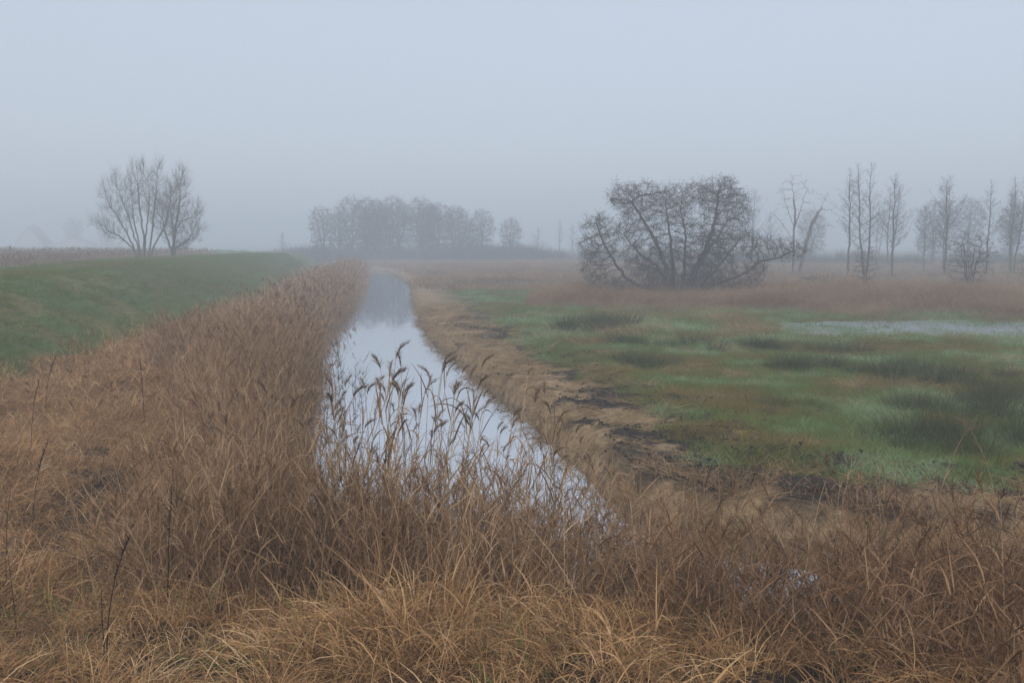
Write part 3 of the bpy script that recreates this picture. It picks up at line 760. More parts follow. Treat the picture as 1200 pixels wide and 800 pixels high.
def weed(x, y, H, label):
    root = empty('willowherb', (0, 0, 0)); g = Geo(); b = Geo()
    for s in range(5):
        az = rng.random() * 6.28; th = rng.uniform(.03, .2); d0 = tilt_dirs(np.array([az]), np.array([th]))
        p = ribbons(g, np.array([[rng.normal(0, .1), rng.normal(0, .1), -.1]]), d0, rng.normal(0, .1, (1, 3)), H * rng.uniform(.7, 1), .009, seg=6, tip=.4)[0]
        for k in range(2, 7):
            n = 5; a = rng.random(n) * 6.28; e0 = tilt_dirs(a, rng.uniform(.5, 1.0, n)); e1 = tilt_dirs(a, rng.uniform(.1, .6, n))
            ribbons(b, np.repeat(p[k:k + 1], n, 0), e0, e1 - e0, rng.uniform(.12, .34, n), .006, seg=3)
    g.obj('stem', M_stalk, root); b.obj('twigs', M_stalk, root)
    move(root, x, y, 0, 0, 1); root.location.z = -.05; tag(root, label, 'weed')
weed(-3.2, 16.6, 1.75, 'thin branching dead weed rising out of the water by the left reeds')
weed(-3.0, 18.2, 1.5, 'smaller branching dead weed in the water just behind the first')
weed(-3.6, 20.6, 1.6, 'faint branching dead weed in the water farthest along the left reeds')

# ------------------------------------------------------------------ trees
def colonize(pos, par, att, di, dk, step, bias=(0, 0, 0), iters=120, jit=.25, maxn=9000):
    pos = [np.array(p, float) for p in pos]; par = list(par)
    att = np.asarray(att, float)
    P = np.array(pos); D = np.linalg.norm(att[:, None] - P[None], axis=2); near = D.argmin(1); nd_ = D.min(1)
    alive = nd_ > dk; bias = np.array(bias, float)
    for _ in range(iters):
        idx = np.where(alive & (nd_ < di))[0]
        if len(idx) == 0: break
        P = np.array(pos); acc = np.zeros((len(P), 3))
        np.add.at(acc, near[idx], norm(att[idx] - P[near[idx]]))
        act = np.where(np.linalg.norm(acc, axis=1) > 1e-6)[0]
        nw = P[act] + step * norm(norm(acc[act]) + bias + rng.normal(0, jit, (len(act), 3)))
        s = len(pos)
        pos.extend(nw); par.extend(act.tolist())
        d = np.linalg.norm(att[:, None] - nw[None], axis=2); m = d.min(1); a = d.argmin(1)
        b = m < nd_; nd_ = np.where(b, m, nd_); near = np.where(b, a + s, near)
        alive &= nd_ > dk
        if len(pos) > maxn: break
    return np.array(pos), np.array(par)

def radii(par, tip, p=2.2):
    n = len(par); acc = np.zeros(n); r = np.zeros(n)
    for k in range(n - 1, -1, -1):
        r[k] = acc[k] ** (1 / p) if acc[k] > 0 else tip
        if par[k] >= 0: acc[par[k]] += r[k] ** p
    return r

def ell(n, c, r, lo=.35):
    v = norm(rng.normal(size=(n, 3))); q = (lo ** 3 + (1 - lo ** 3) * rng.random(n)) ** (1 / 3)
    return np.array(c) + v * q[:, None] * np.array(r)

def polyline(pos, par, lid, pts, start, step, tagid):
    """adds a traced limb; returns index of its last node"""
    last = start; cur = np.array(pts[0], float)
    pts = [np.array(p, float) for p in pts]
    for a, b in zip(pts[:-1], pts[1:]):
        m = max(1, int(np.linalg.norm(b - a) / step))
        for k in range(1, m + 1):
            pos.append(a + (b - a) * k / m + rng.normal(0, step * .10, 3)); par.append(last); lid.append(tagid); last = len(pos) - 1
    return last

def twigs_on(g, pos, par, r, thr, n, L, w, up=.2, cones=None, ncone=0, csize=.05, spread=.8, droop=0.0):
    k = np.where((r < thr) & (par >= 0))[0]
    d = norm(pos[k] - pos[par[k]])
    k = np.repeat(k, n); d = np.repeat(d, n, 0)
    dd = norm(d + rng.normal(0, spread, d.shape) + np.array([0, 0, up]))
    q = pos[k] + (pos[par[k]] - pos[k]) * rng.random((len(k), 1))
    bend = rng.normal(0, .35, d.shape) + np.array([0, 0, -droop])
    pts = ribbons(g, q, dd, bend, rng.uniform(*L, len(k)), w, seg=3, tip=.35)
    if cones is not None and ncone:
        m = len(k) * ncone
        i = rng.integers(0, len(k), m); j = rng.integers(1, 4, m)
        c = pts[i, j] + rng.normal(0, csize * 1.2, (m, 3))
        dirs = norm(rng.normal(size=(m, 3)) + np.array([0, 0, -.6]))
        ribbons(cones, c, dirs, rng.normal(0, .2, (m, 3)), rng.uniform(.6, 1.5, m) * csize, rng.uniform(.5, 1, m) * csize, seg=2, tip=.5)

def skeleton(g, pos, par, r, sel, sides=5):
    k = np.where(sel & (par >= 0))[0]
    if len(k) == 0: return
    ra = np.minimum(r[par[k]], r[k] * 1.25)
    frusta(g, pos[par[k]] - .15 * (pos[k] - pos[par[k]]), pos[k], ra, r[k], sides, .5)

def at(x, y): return (x, y, float(terrain(np.array([x]), np.array([y]))[0]))

# -- the big many stemmed alder: limbs in metres from its foot (x across, z up, y depth)
def big_alder():
    S = .0117; zo = 650
    def q(px, pz, d): return ((px - 610) * S * 1.0, d, (zo - pz) * S + .25)
    bx, by = 9.35, 54.2
    root = empty('alder', at(bx, by)); 
    pos = [np.array((0, 0, -.3))]; par = [-1]; lid = [0]
    limbs = [
        [q(540, 640, -.3), q(420, 620, -.8), q(340, 580, -1.2), q(285, 510, -1.5), q(240, 440, -1.6), q(210, 375, -1.7), q(192, 320, -1.6)],
        [q(545, 600, .4), q(500, 520, .9), q(430, 470, 1.5), q(390, 420, 2.0), q(360, 370, 2.2)],
        [q(560, 640, -.2), q(522, 500, -.5), q(470, 400, -.9), q(410, 300, -.8), q(362, 222, -.6), q(430, 185, -.5)],
        [q(580, 640, .3), q(570, 460, .7), q(556, 350, .9), q(545, 240, 1.2)],
        [q(615, 640, 0), q(620, 430, -.2), q(620, 350, -.1), q(592, 270, -.3)],
        [q(640, 640, .1), q(700, 490, .2), q(740, 390, .1), q(765, 280, -.1), q(776, 180, .2)],
        [q(660, 640, -.4), q(740, 540, -1.3), q(790, 460, -1.9), q(850, 380, -2.1)],
        [q(660, 650, -.2), q(800, 590, -.6), q(900, 545, -.9), q(950, 495, -1.1), q(1040, 480, -1.2), q(1100, 450, -1.3)],
        [q(640, 640, .6), q(700, 520, 1.8), q(800, 420, 2.6), q(860, 330, 3.0)],
        [q(490, 545, -.4), q(420, 515, -1.0), q(350, 500, -1.6)]]
    ends = []
    for n, l in enumerate(limbs):
        ends.append(polyline(pos, par, lid, [pos[0]] + l, 0, .22, n + 1))
    nl = len(pos)
    A = []
    for (px, pz, rx, rz, d, n) in [(210, 400, 105, 130, -1.5, 190), (190, 540, 75, 80, -1.4, 90), (330, 200, 85, 75, -.6, 110), (430, 210, 105, 85, -.3, 160), (400, 340, 110, 110, .6, 170), (420, 480, 110, 80, 1.0, 90),
                                (560, 250, 100, 75, .4, 150), (610, 380, 110, 130, 0, 130), (690, 190, 90, 70, .1, 140), (790, 190, 110, 95, .1, 240), (880, 260, 75, 85, .6, 130), (760, 340, 120, 120, .4, 190),
                                (870, 400, 110, 95, .3, 200), (960, 420, 80, 60, -.8, 80), (1060, 440, 75, 55, -1.2, 90), (1120, 450, 50, 38, -1.3, 36), (930, 560, 55, 45, -1.0, 34), (800, 520, 110, 70, 1.2, 110), (300, 600, 80, 45, -1.2, 40), (560, 470, 120, 90, .8, 120), (690, 450, 110, 90, -.9, 120), (500, 560, 130, 50, 1.3, 80), (720, 580, 120, 45, 1.0, 70), (620, 200, 80, 60, .2, 70), (510, 200, 60, 50, 0, 50), (555, 185, 75, 50, .1, 90), (960, 520, 70, 50, .4, 50)]:
        c = q(px, pz, d); A.append(ell(int(n * 1.9), c, (rx * S, min(2.3, rx * S * 1.2), rz * S), .1))
    pos2, par2 = colonize(pos, par, np.concatenate(A), 2.4, .21, .15, bias=(0, 0, .05), iters=110, jit=.2, maxn=14000)
    r = radii(par2, .0075, 2.35)
    lid = np.array(lid); main = np.zeros(len(pos2), bool); main[:nl] = True
    # trace limb thickness: every limb keeps at least a plausible girth
    for n in range(len(limbs)):
        k = np.where(lid == n + 1)[0]
        t = np.linspace(0, 1, len(k)); r[k] = np.maximum(r[k], [.13, .11, .15, .12, .11, .19, .12, .13, .12, .07][n] * (1 - .72 * t))
    k = 0
    for n in range(len(limbs)):
        g = Geo(); s = np.zeros(len(pos2), bool); s[:nl] = lid == n + 1
        skeleton(g, pos2, par2, r, s, 7); g.obj('limb', M_bark, root)
    g = Geo(); skeleton(g, pos2, par2, r, ~main, 4)
    c = Geo(); twigs_on(g, pos2, par2, r, .018, 4, (.2, .6), .010, up=.1, cones=c, ncone=2, csize=.040, droop=.25)
    # suckers around the foot
    n = 520; p = blob(n, 1.5); p[:, 0] *= 1.6; a = rng.random(n) * 6.28; d0 = tilt_dirs(a, rng.uniform(.05, .5, n))
    ribbons(g, p, d0, rng.normal(0, .25, (n, 3)), rng.uniform(.8, 2.6, n), .014, seg=4)
    cr = g.obj('crown', M_twig, root); c.obj('cones', M_cone, cr)
    tag(root, 'broad many stemmed alder with dark spreading limbs, largest tree in the meadow', 'tree')
    return root
big_alder()

def make_tree(name, limbs, att, height, bark, twm, tip=.009, di=2.2, dk=.35, step=.25, bias=(0, 0, .15), trunk_r=.16, twL=(.3, .8), tww=.014, ntw=2, up=.4, cone=0, spread=.6, jit=.22, thr=.018, suck=0):
    root = empty(name, (0, 0, 0))
    pos = [np.array((0, 0, -.3))]; par = [-1]; lid = [0]
    for l in limbs: polyline(pos, par, lid, [pos[0]] + [np.array(v, float) for v in l], 0, .3, 1)
    nl = len(pos)
    p2, q2 = colonize(pos, par, att, di, dk, step, bias, 90, jit)
    r = radii(q2, tip, 2.3); mx = r.max(); r = np.where(r > .03, .03 + (r - .03) * max(.2, (trunk_r - .03) / max(mx - .03, .01)), r)
    r = np.maximum(r, tip)
    thick = r > .05
    g = Geo(); skeleton(g, p2, q2, r, thick, 6); g.obj('trunk', bark, root)
    g = Geo(); skeleton(g, p2, q2, r, ~thick, 3); c = Geo() if cone else None
    twigs_on(g, p2, q2, r, thr, ntw, twL, tww, up=up, cones=c, ncone=cone, csize=.07, spread=spread)
    if suck:
        p = blob(suck, .5); a = rng.random(suck) * 6.28; d0 = tilt_dirs(a, rng.uniform(.05, .6, suck))
        ribbons(g, p, d0, rng.normal(0, .2, (suck, 3)), rng.uniform(.5, 1.8, suck), tww, seg=3)
    cr = g.obj('crown', twm, root)
    if cone: c.obj('cones', M_cone, cr)
    return root

def limb_cloud(lim, n, sp, ext):
    out = []
    for l in lim:
        p = np.array(l, float); d = norm(p[-1] - p[-2]); d = norm(d + np.array([0, 0, .35]))
        p = np.vstack([p, p[-1] + d * ext]); seg = np.linalg.norm(np.diff(p, axis=0), axis=1); c = np.concatenate([[0], np.cumsum(seg)])
        t = (.28 + .72 * rng.random(n) ** .8) * c[-1]
        q = np.stack([np.interp(t, c, p[:, k]) for k in range(3)], -1)
        out.append(q + rng.normal(0, sp, (n, 3)) * (.5 + .6 * (1 - np.abs(2 * t / c[-1] - 1.2))[:, None]))
    return np.concatenate(out)
# -- the pair of pollard willows on the dike
k_ = .0137
def wq(px, pz, d, x0): return ((px - x0) * k_, d, (690 - pz) * k_ + .3)
lim = [[wq(250, 560, -.3, 320), wq(160, 400, -.6, 320), wq(90, 300, -.8, 320)], [wq(270, 560, .3, 320), wq(200, 400, .9, 320), wq(110, 200, 1.1, 320)], [wq(290, 560, .2, 320), wq(245, 380, .3, 320), wq(240, 230, .3, 320)],
       [wq(335, 520, 0, 320), wq(320, 330, -.4, 320), wq(310, 130, -.5, 320)], [wq(345, 500, .2, 320), wq(370, 320, .5, 320), wq(370, 190, .7, 320)],
       [wq(380, 600, -.2, 320), wq(410, 480, -.3, 320), wq(440, 300, -.4, 320), wq(470, 140, -.2, 320)], [wq(240, 570, -.3, 320), wq(150, 500, -.6, 320), wq(75, 470, -.8, 320)], [wq(400, 580, .4, 320), wq(490, 430, .8, 320), wq(540, 260, .9, 320), wq(590, 180, 1, 320)]]
att = limb_cloud(lim, 150, .5, 1.5)
t = make_tree('willow', lim, att, 9, M_wbark, M_wtwig, di=2.0, dk=.26, step=.22, bias=(0, 0, .75), trunk_r=.28, twL=(.4, 1.3), ntw=4, tww=.010, up=1.1, spread=.35, jit=.14)
t.scale = (.76, .76, .95); t.location = (-31.4, 84, 1.25); tag(t, 'larger bare willow fanning out behind the dike, left of the pair', 'tree', 'willows behind the dike')
def wr(px, pz, d): return wq(px, pz, d, 570)
lim = [[wr(570, 600, 0), wr(600, 470, .1), wr(640, 420, .3), wr(720, 390, .5)], [wr(570, 590, 0), wr(600, 450, -.2), wr(640, 330, -.3), wr(650, 220, -.3)], [wr(575, 590, .2), wr(560, 450, .5), wr(545, 320, .7)], [wr(590, 600, -.2), wr(660, 560, -.4), wr(720, 520, -.5)], [wr(560, 600, -.2), wr(530, 470, -.9), wr(520, 380, -1)]]
att = np.concatenate([limb_cloud(lim, 170, .55, 1.2), ell(90, wr(650, 590, 0), (.9, 1.0, .5), 0)])
t = make_tree('willow', lim, att, 8, M_wbark, M_wtwig, di=1.8, dk=.24, step=.2, bias=(0, 0, .6), trunk_r=.28, twL=(.4, 1.2), ntw=5, tww=.010, up=1.0, spread=.4, jit=.15)
t.scale = (.80, .80, .95); t.location = (-29.0, 84.5, 1.45); tag(t, 'smaller twiggy willow on a single trunk behind the dike, right of the pair', 'tree', 'willows behind the dike')

# -- slim alders of the right hand row
def alder_att(h, w, n, lo=.22):
    z = lo + (1 - lo) * rng.random(n); a = rng.random(n) * 6.28
    prof = np.minimum((1 - z) * 1.5 + .06, .5 + .5 * (z - lo) / .3) * w
    q = np.sqrt(rng.random(n)) * prof
    return np.stack([q * np.cos(a), q * np.sin(a), z * h], -1)
def slim_alder(h, w, n, trunks=1, lo=.24):
    """straight stem, long thin branches rising at an angle, fine twigs with cones"""
    root = empty('alder', (0, 0, 0)); tr = Geo(); cr = Geo()
    for t in range(trunks):
        ox = (t - (trunks - 1) / 2) * .75; S = 26
        z = np.linspace(0, 1, S + 1); wob = np.cumsum(rng.normal(0, .035, (S + 1, 2)), 0) + z[:, None] * rng.normal(0, .25, 2)
        T = np.stack([ox * np.minimum(z * 2.5 + .2, 1) + wob[:, 0], wob[:, 1], z * h - .3 * (z == 0)], -1)
        rad = .095 * (1 - z) ** .8 + .009
        frusta(tr, T[:-1], T[1:], rad[:-1], rad[1:], 7, .5)
        u = lo + (1 - lo) * rng.random(n) ** .85
        k = np.minimum((u * S).astype(int), S - 1); f = (u * S - k)[:, None]
        q = T[k] * (1 - f) + T[k + 1] * f
        L = w * (np.minimum(1.25 * (1 - u) + .10, .55 + 1.6 * (u - lo))) * rng.uniform(.35, 1.3, n)
        a = rng.random(n) * 6.28; el = rng.uniform(.85, 1.35, n) - .3 * u
        d0 = tilt_dirs(a, el); d1 = tilt_dirs(a + rng.normal(0, .5, n), el - rng.uniform(-.1, .55, n))
        r0 = .007 + .012 * L / w
        SB = 6; P = np.zeros((n, SB + 1, 3)); P[:, 0] = q
        for m in range(SB):
            d = norm(d0 + (d1 - d0) * (m / SB) + rng.normal(0, .09, (n, 3))); P[:, m + 1] = P[:, m] + d * (L / SB)[:, None]
            frusta(cr, P[:, m], P[:, m + 1], r0 * (1 - .8 * m / SB), r0 * (1 - .8 * (m + 1) / SB), 3, .5)
        nt_ = np.maximum(3, (L * 9).astype(int)); b = np.repeat(np.arange(n), nt_); M = len(b)
        v = (.2 + .8 * rng.random(M)) * SB; kk = np.minimum(v.astype(int), SB - 1); ff = (v - kk)[:, None]
        p = P[b, kk] * (1 - ff) + P[b, kk + 1] * ff; dd = norm(norm(P[b, kk + 1] - P[b, kk]) + rng.normal(0, .55, (M, 3)) + np.array([0, 0, .15]))
        tp = ribbons(cr, p, dd, rng.normal(0, .4, (M, 3)), rng.uniform(.15, .5, M), .010, seg=3, tip=.4)
        mc = M; i2 = rng.integers(0, M, mc)
        ribbons(cr, tp[i2, rng.integers(1, 4, mc)], norm(rng.normal(size=(mc, 3))), rng.normal(0, .2, (mc, 3)), rng.uniform(.03, .07, mc), .04, seg=2, tip=.5)
    tr.obj('trunk', M_bark, root); cr.obj('crown', M_twig, root)
    return root
def bare_tree(h, att, lim, trunk_r=.2):
    return make_tree('bare_tree', lim, att, h, M_wbark, M_wtwig, tip=.010, di=1.8, dk=.42, step=.25, bias=(0, 0, .12), trunk_r=trunk_r, twL=(.2, .5), tww=.012, ntw=1, up=.3, spread=.6, jit=.35)

a1 = slim_alder(9.4, 2.5, 80, lo=.3); a2 = slim_alder(9.9, 2.6, 80, 2); a3 = slim_alder(9.0, 3.1, 95, lo=.24); a4 = slim_alder(8.6, 3.9, 95, lo=.26)
gR = 'slim alders of the right hand row'
for o, x, y, lab in [(a1, 29.6, 87, 'slim bare alder with one thin stem, left of the double stemmed alder'), (a2, 31.3, 87.5, 'tallest slim alder with two stems rising behind the small shrub'),
                     (a3, 33.9, 88, 'slim alder with upswept branches, right of the double stemmed alder'), (a4, 38.6, 88, 'wide branched slim alder standing alone left of the edge group')]:
    o.location = at(x, y); tag(o, lab, 'tree', gR)
for src, x, y, rz, s, lab in [(a1, 44.3, 92, 1.2, .92, 'slim alder rising behind the broad shrub, first of the group at the right edge'), (a2, 47.2, 93, 2.2, .92, 'forked alder in the middle of the group at the right edge'),
                              (a3, 49.6, 93, .7, .95, 'thin alder near the right edge with its crown touching the forked one'), (a1, 51.0, 95, 3.0, .97, 'last slim alder, cut by the right edge of the view'),
                              (a4, 45.0, 108, 4, .80, 'shorter faint alder behind the group at the right edge'), (a2, 47.8, 125, 2.8, 1.0, 'faint forked alder in the haze behind the group at the right edge')]:
    o = copy_tree(src); o.location = at(x, y); o.rotation_euler = (0, 0, rz); o.scale = (s, s, s); tag(o, lab, 'tree', gR)
lim = [[(0, 0, .6), (0, 0, 4.5), (.1, 0, 6), (-.3, .2, 8.6)], [(0, 0, .6), (0, 0, 4.2), (.6, .3, 6), (1.2, .4, 8)], [(0, 0, .6), (0, 0, 3.2), (-1.2, .2, 5), (-1.9, .3, 5.8)], [(0, 0, .6), (0, 0, 4.5), (-.9, -.4, 6.4), (-1.3, -.6, 8)]]
att = np.concatenate([ell(150, (0, 0, 7.2), (2.1, 2, 2.5), .1), ell(30, (-1.8, 0, 5.2), (.9, 1, .8), 0)])
t = bare_tree(9.7, att, lim, .24); t.location = at(26.2, 92); tag(t, 'tall gnarled bare tree behind the right side of the big alder', 'tree')
lim = [[(0, 0, .6), (.5, 0, 3), (1.0, 0, 4.8), (1.9, .1, 6.4), (2.4, .1, 7.6)], [(0, 0, .6), (.5, 0, 3), (1.4, .3, 4.3), (2.6, .3, 4.6)], [(0, 0, .6), (.4, 0, 2.8), (.1, .3, 4.2), (-.2, .4, 5)]]
att = np.concatenate([ell(60, (1.9, 0, 6.4), (1.2, 1.2, 1.7), .1), ell(18, (2.6, 0, 4.6), (1.0, .8, .5), 0)])
t = bare_tree(7.8, att, lim, .2); t.location = at(27.0, 92.5); tag(t, 'leaning bare tree with few twisted branches beside the tall gnarled one', 'tree')

# -- shrubs
def shrub(name, H, W, n, mat, label, x, y, stems=9, tw=2, cat='shrub'):
    lim = []
    for k in range(stems):
        a = rng.random() * 6.28; q = rng.uniform(.1, .5) * W
        lim.append([(.08 * math.cos(a), .08 * math.sin(a), .15), (q * .5 * math.cos(a), q * .5 * math.sin(a), H * .45), (q * math.cos(a), q * math.sin(a), H * rng.uniform(.6, .95))])
    att = ell(n, (0, 0, H * .55), (W, W, H * .5), 0)
    o = make_tree(name, lim, att, H, M_bark, mat, tip=.008, di=.9, dk=.16, step=.13, bias=(0, 0, .25), trunk_r=.07, twL=(.15, .5), tww=.010, ntw=tw, up=.5, spread=.5)
    o.location = at(x, y); tag(o, label, cat); return o
shrub('shrub', 2.9, .95, 190, M_wtwig, 'small bare shrub in the russet grass before the double stemmed alder', 20.8, 58)
shrub('shrub', 3.6, 1.6, 420, M_twig, 'broad dark bare shrub in the russet grass near the right edge', 27.0, 58.2, 12)
shrub('shrub', 2.4, 2.2, 420, M_ybush, 'yellowish twiggy bush at the right edge beside the broad dark shrub', 36.0, 68, 10)
shrub('shrub', 1.3, 1.5, 260, M_twig, 'low dark bramble bush at the right foot of the big alder', 12.0, 52.6, 8)
shrub('shrub', 1.2, 1.3, 260, M_twig, 'low dark thorn bush at the left foot of the big alder', 8.0, 52.4, 8)
shrub('shrub', 1.1, 1.2, 200, M_twig, 'low tangled bush below the slim alders in the russet grass', 18.6, 60.5, 8)

# -- the wood beyond the end of the channel
def wood_tree(h, w, n, cone):
    lim = [[(0, 0, .6), (rng.normal(0, .1), 0, h * .35), (rng.normal(0, .3), .2, h * .75)], [(0, 0, .6), (.2, 0, h * .3), (w * .5, .2, h * .7)], [(0, 0, .6), (-.2, 0, h * .3), (-w * .5, -.2, h * .68)], [(.0, 0, .6), (0, .2, h * .28), (0, w * .4, h * .65)]]
    att = np.concatenate([ell(n, (0, 0, h * .68), (w, w, h * .34), .1), ell(n // 2, (0, 0, h * .34), (w * .95, w * .95, h * .28), .1)])
    return make_tree('wood_alder', lim, att, h, M_bark, M_twig, tip=.014, di=2.2, dk=.4, step=.32, bias=(0, 0, .15), trunk_r=.22, twL=(.4, 1.1), tww=.034, ntw=4, up=.3, cone=cone, spread=.7, suck=80)
wp = [wood_tree(10.5, 2.7, 560, 4), wood_tree(11, 3.3, 640, 4), wood_tree(9.0, 2.6, 480, 4)]
wood = [(0, -31.6, 165, .86, 'hazy alder at the left end of the wood beyond the channel'), (1, -27.8, 172, .98, 'second hazy alder from the left end of the distant wood'), (0, -24.6, 168, 1.02, 'hazy alder in the left half of the distant wood, over the channel end'),
        (1, -21.2, 175, 1.0, 'hazy alder at the highest part of the distant wood'), (2, -19.0, 166, 1.1, 'hazy dense alder just right of the highest part of the distant wood'), (1, -15.9, 174, .98, 'hazy alder in the middle of the distant wood'),
        (0, -12.4, 168, .93, 'hazy round alder right of the middle of the distant wood'), (2, -9.4, 178, 1.02, 'hazy low alder near the right half of the distant wood'), (0, -5.2, 172, .84, 'separate round alder standing right of the main distant wood'),
        (2, -.2, 176, .82, 'last small round alder at the right end of the distant wood'), (1, -25.5, 188, 1.0, 'faint alder showing behind the left half of the distant wood'), (2, -17.0, 190, 1.15, 'faint alder showing behind the middle of the distant wood')]
wood += [(2, -29.6, 170, .95, 'hazy low alder between the first two trees of the distant wood'), (2, -22.9, 164, 1.0, 'hazy thick alder standing foremost over the channel end'), (0, -14.2, 169, .9, 'hazy alder filling the gap right of the middle of the distant wood'), (2, -7.2, 170, .72, 'small hazy alder in the gap before the separate round alder'), (0, -11.0, 185, .95, 'faint alder showing behind the right half of the distant wood')]
wu = set()
for (k, x, y, s, lab) in wood:
    if k in wu: o = copy_tree(wp[k])
    else: o = wp[k]; wu.add(k)
    o.location = at(x, y); o.rotation_euler = (0, 0, rng.random() * 6.28); o.scale = (s, s, s)
    tag(o, lab, 'tree', 'alders of the distant wood')
# thin far poles and hazy single trees
far_trees = [(a1, 52.6, 104, .95, 'thin faint alder in the crowd of trees at the right edge'), (a3, 54.5, 108, 1.0, 'broad faint alder in the crowd of trees at the right edge'), (a2, 49.0, 112, .95, 'faint forked alder deep in the crowd at the right edge'),
             (a1, 9.2, 190, .8, 'faint thin pole tree left of the big alder'), (a3, 12.0, 195, .75, 'second faint thin pole tree beside the big alder crown'), (a4, 5.2, 200, .7, 'faint thin tree right of the distant wood'), (a3, -40.5, 175, .55, 'small faint tree left of the distant wood, beyond the dike end'),
             (a4, 36.5, 150, 1.25, 'ghostly tall tree showing above the right side of the big alder'), (a2, 63, 170, 1.0, 'ghostly tree between the slim alders and the edge group'), (a4, 43, 165, .9, 'ghostly tree behind the gnarled pair')]
for src, x, y, s, lab in far_trees:
    o = copy_tree(src); o.location = at(x, y); o.rotation_euler = (0, 0, rng.random() * 6.28); o.scale = (s, s, s); tag(o, lab, 'tree', 'faint trees far in the haze')
for k, x, y, s, lab in [(1, 64, 150, .85, 'soft round tree far behind the wide branched slim alder'), (0, 72, 156, .95, 'soft round tree far behind the broad dark shrub'), (2, 80, 158, 1.0, 'soft round tree far behind the edge group'), (1, 50, 165, .75, 'soft low tree far behind the double stemmed alder')]:
    o = copy_tree(wp[k]); o.location = at(x, y); o.scale = (s, s, s); o.rotation_euler = (0, 0, rng.random() * 6.28); tag(o, lab, 'tree', 'faint trees far in the haze')
for k, x, y, s, lab in [(1, -196, 360, 1.12, 'ghostly tree behind the pale gabled house'), (2, -150, 366, 1.25, 'ghostly tree beside the low pale barn'), (1, -166, 375, 1.15, 'ghostly tree between house and barn'), (2, -112, 330, 1.1, 'ghostly tree right of the low pale barn'), (0, -205, 365, 1.12, 'ghostly tree at the far left edge of the haze')]:
    o = copy_tree(wp[k]); o.location = at(x, y); o.scale = (s, s, s); o.rotation_euler = (0, 0, rng.random() * 6.28); tag(o, lab, 'tree', 'faint trees around the far houses')

# -- scrub that reads as one dark mass beyond the meadow
libs = [tuft(110, 1.3, (1.2, 3.0), (.0, .5), (.1, 1.2), (.035, .06), lean=.2) for _ in range(6)]
x, y = cand(5200, -48, 140, 118, 215, 1.1)
band = np.interp(x, [-48, -32, 0, 8, 20, 60, 140], [176, 164, 166, 172, 150, 132, 140])
P = place(x, y, (np.abs(y - band - 4) < 7) & (fbm(x * .2, y * .2, 15, 2) > .3))
hh = np.interp(P[:, 0], [-48, -30, 5, 18, 60], [.7, 1.1, 1.0, .75, .85]) * (.45 + 1.1 * fbm(P[:, 0] * .13, P[:, 1] * .1, 17, 3))
scatter('far_scrub', libs, P, rng.random(len(P)) * 6.28, hh * rng.uniform(.7, 1.2, len(P)), M_twig, 'dark hazy thicket along the far edge of the meadow and under the wood', 'scrub', .1)

# ------------------------------------------------------------------ far houses
M_wall = plain_mat('fog_toned_render', (.52, .52, .50)); M_tile = plain_mat('fog_toned_roof_tiles', (.24, .20, .18)); M_pane = plain_mat('window_glass', (.05, .06, .07), .15); M_door = plain_mat('painted_door', (.08, .11, .10)); M_brick = plain_mat('chimney_brick', (.25, .12, .08))  # wall and roof colours carry painted haze, toned towards the fog
def box(name, a, b, mat, parent):
    (x0, y0, z0), (x1, y1, z1) = a, b
    V = [(x0, y0, z0), (x1, y0, z0), (x1, y1, z0), (x0, y1, z0), (x0, y0, z1), (x1, y0, z1), (x1, y1, z1), (x0, y1, z1)]
    return mesh_obj(name, V, [(0, 3, 2, 1), (4, 5, 6, 7), (0, 1, 5, 4), (1, 2, 6, 5), (2, 3, 7, 6), (3, 0, 4, 7)], mat, parent)
def house(name, x, y, W, D, eave, ridge, rz, label, cat, nwin):
    root = empty(name, at(x, y), rz)
    w = W / 2
    V = [(-w, 0, -.3), (w, 0, -.3), (w, 0, eave), (0, 0, ridge), (-w, 0, eave), (-w, D, -.3), (w, D, -.3), (w, D, eave), (0, D, ridge), (-w, D, eave)]
    me = bpy.data.meshes.new('wall'); me.from_pydata(V, [], [(0, 1, 2, 3, 4), (9, 8, 7, 6, 5), (1, 6, 7, 2), (0, 4, 9, 5)]); me.materials.append(M_wall)
    o = bpy.data.objects.new('wall', me); COL.objects.link(o); o.parent = root
    s = (ridge - eave) / w; ov = .35
    rf = []
    for sg in (-1, 1):
        a = np.array([sg * (w + ov), eave - ov * s]); b = np.array([0, ridge])
        n_ = np.array([s * sg, 1]) / math.hypot(s, 1) * .18
        for yy in (-.3, D + .3):
            rf += [(a[0], yy, a[1] + .01), (b[0], yy, b[1] + .01), (b[0] + 0, yy, b[1] + .22), (a[0] + n_[0], yy, a[1] + n_[1])]
    Fs = []
    for q in (0, 8):
        Fs += [(q, q + 1, q + 2, q + 3), (q + 4, q + 7, q + 6, q + 5)] + [(q + i, q + 4 + i, q + 4 + (i + 1) % 4, q + (i + 1) % 4) for i in range(4)]
    ro = mesh_obj('roof', rf, Fs, M_tile, root)
    box('chimney', (-.35, D * .45, ridge - .3), (.35, D * .45 + .7, ridge + .9), M_brick, ro)
    for k in range(nwin):
        cx = (k - (nwin - 1) / 2) * W / (nwin + .6)
        f = box('window', (cx - .5, -.06, 1.1), (cx + .5, -.004, 2.3), M_wall, root); box('pane', (cx - .42, -.075, 1.18), (cx + .42, -.062, 2.22), M_pane, f)
    d = box('door', (W * .5 - 1.15, -.05, -.2), (W * .5 - .25, -.004, 1.9), M_door, root)
    tag(root, label, cat)
house('house', -172, 352, 8.6, 11, 3.4, 9.0, .12, 'pale gabled house barely visible in the haze at the far left', 'house', 2)
house('barn', -158, 356, 13, 7, 2.6, 5.2, .1, 'low pale barn in the haze right of the gabled house', 'barn', 3)

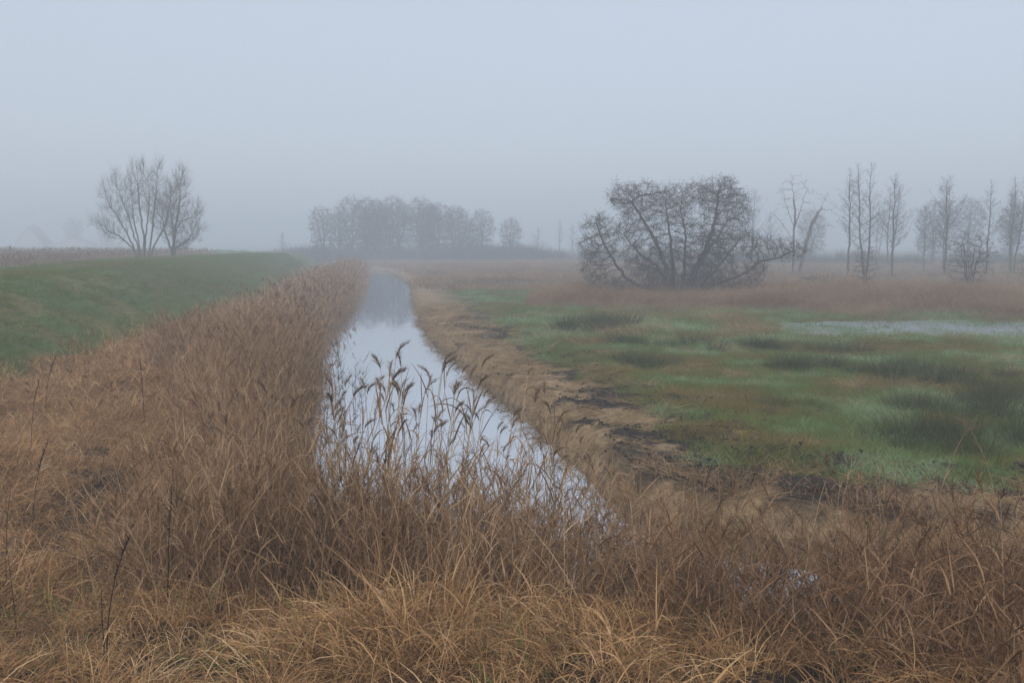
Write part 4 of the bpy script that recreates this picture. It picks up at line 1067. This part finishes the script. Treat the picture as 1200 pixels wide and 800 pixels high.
# ------------------------------------------------------------------ air
mz, nt, out = new_mat('haze_air')
pv = nd(nt, 'ShaderNodeVolumePrincipled')
pv.inputs['Color'].default_value = (.83, .915, 1.0, 1); pv.inputs['Density'].default_value = .0054; pv.inputs['Anisotropy'].default_value = .1
nt.links.new(pv.outputs[0], out.inputs['Volume'])
hz = box('haze', (-1700, -100, -2.0), (1700, 1700, 15.0), mz, None)
tag(hz, 'pale cold fog filling the air over the whole marsh', 'fog', kind='stuff')

# ------------------------------------------------------------------ light, sky, camera
SUN_EL, SUN_AZ = R(38), R(200)
w = bpy.data.worlds.new('World'); sc.world = w; w.use_nodes = True
nt = w.node_tree; nt.nodes.clear()
sky = nd(nt, 'ShaderNodeTexSky', sky_type='NISHITA'); sky.sun_disc = False; sky.sun_elevation = SUN_EL; sky.sun_rotation = SUN_AZ; sky.dust_density = 4; sky.air_density = 1.0
hs = nd(nt, 'ShaderNodeHueSaturation'); hs.inputs['Saturation'].default_value = .74
bg = nd(nt, 'ShaderNodeBackground'); bg.inputs['Strength'].default_value = .15
wo = nd(nt, 'ShaderNodeOutputWorld')
cl = nd(nt, 'ShaderNodeMixRGB'); cl.inputs[0].default_value = .8; cl.inputs[2].default_value = (3.17, 3.50, 4.10, 1)   # even stratus covering the clear sky
nt.links.new(sky.outputs[0], hs.inputs['Color']); nt.links.new(hs.outputs[0], cl.inputs[1]); nt.links.new(cl.outputs[0], bg.inputs[0]); nt.links.new(bg.outputs[0], wo.inputs[0])
sl = bpy.data.lights.new('sun', 'SUN'); sl.energy = 1.5; sl.angle = R(60); sl.color = (1, .94, .86)
so = bpy.data.objects.new('sun', sl); COL.objects.link(so)
so.rotation_euler = (math.pi / 2 - SUN_EL, 0, math.pi - SUN_AZ)

cam = bpy.data.cameras.new('camera'); co = bpy.data.objects.new('camera', cam); COL.objects.link(co); sc.camera = co
cam.sensor_width = 36; cam.lens = 34.59; cam.clip_end = 4000
co.location = (0, 0, 3.4); co.rotation_euler = (math.pi / 2 - math.atan(115 / 1153), 0, 0)

sc.view_settings.view_transform = 'Standard'; sc.view_settings.look = 'None'; sc.view_settings.gamma = 1; sc.view_settings.exposure = 0.36
sc.render.engine = 'CYCLES'
cy = sc.cycles
cy.max_bounces = 5; cy.diffuse_bounces = 3; cy.glossy_bounces = 2; cy.transmission_bounces = 3; cy.volume_bounces = 2; cy.transparent_max_bounces = 6
cy.use_denoising = True; cy.denoising_prefilter = 'NONE'
cy.caustics_reflective = False; cy.caustics_refractive = False
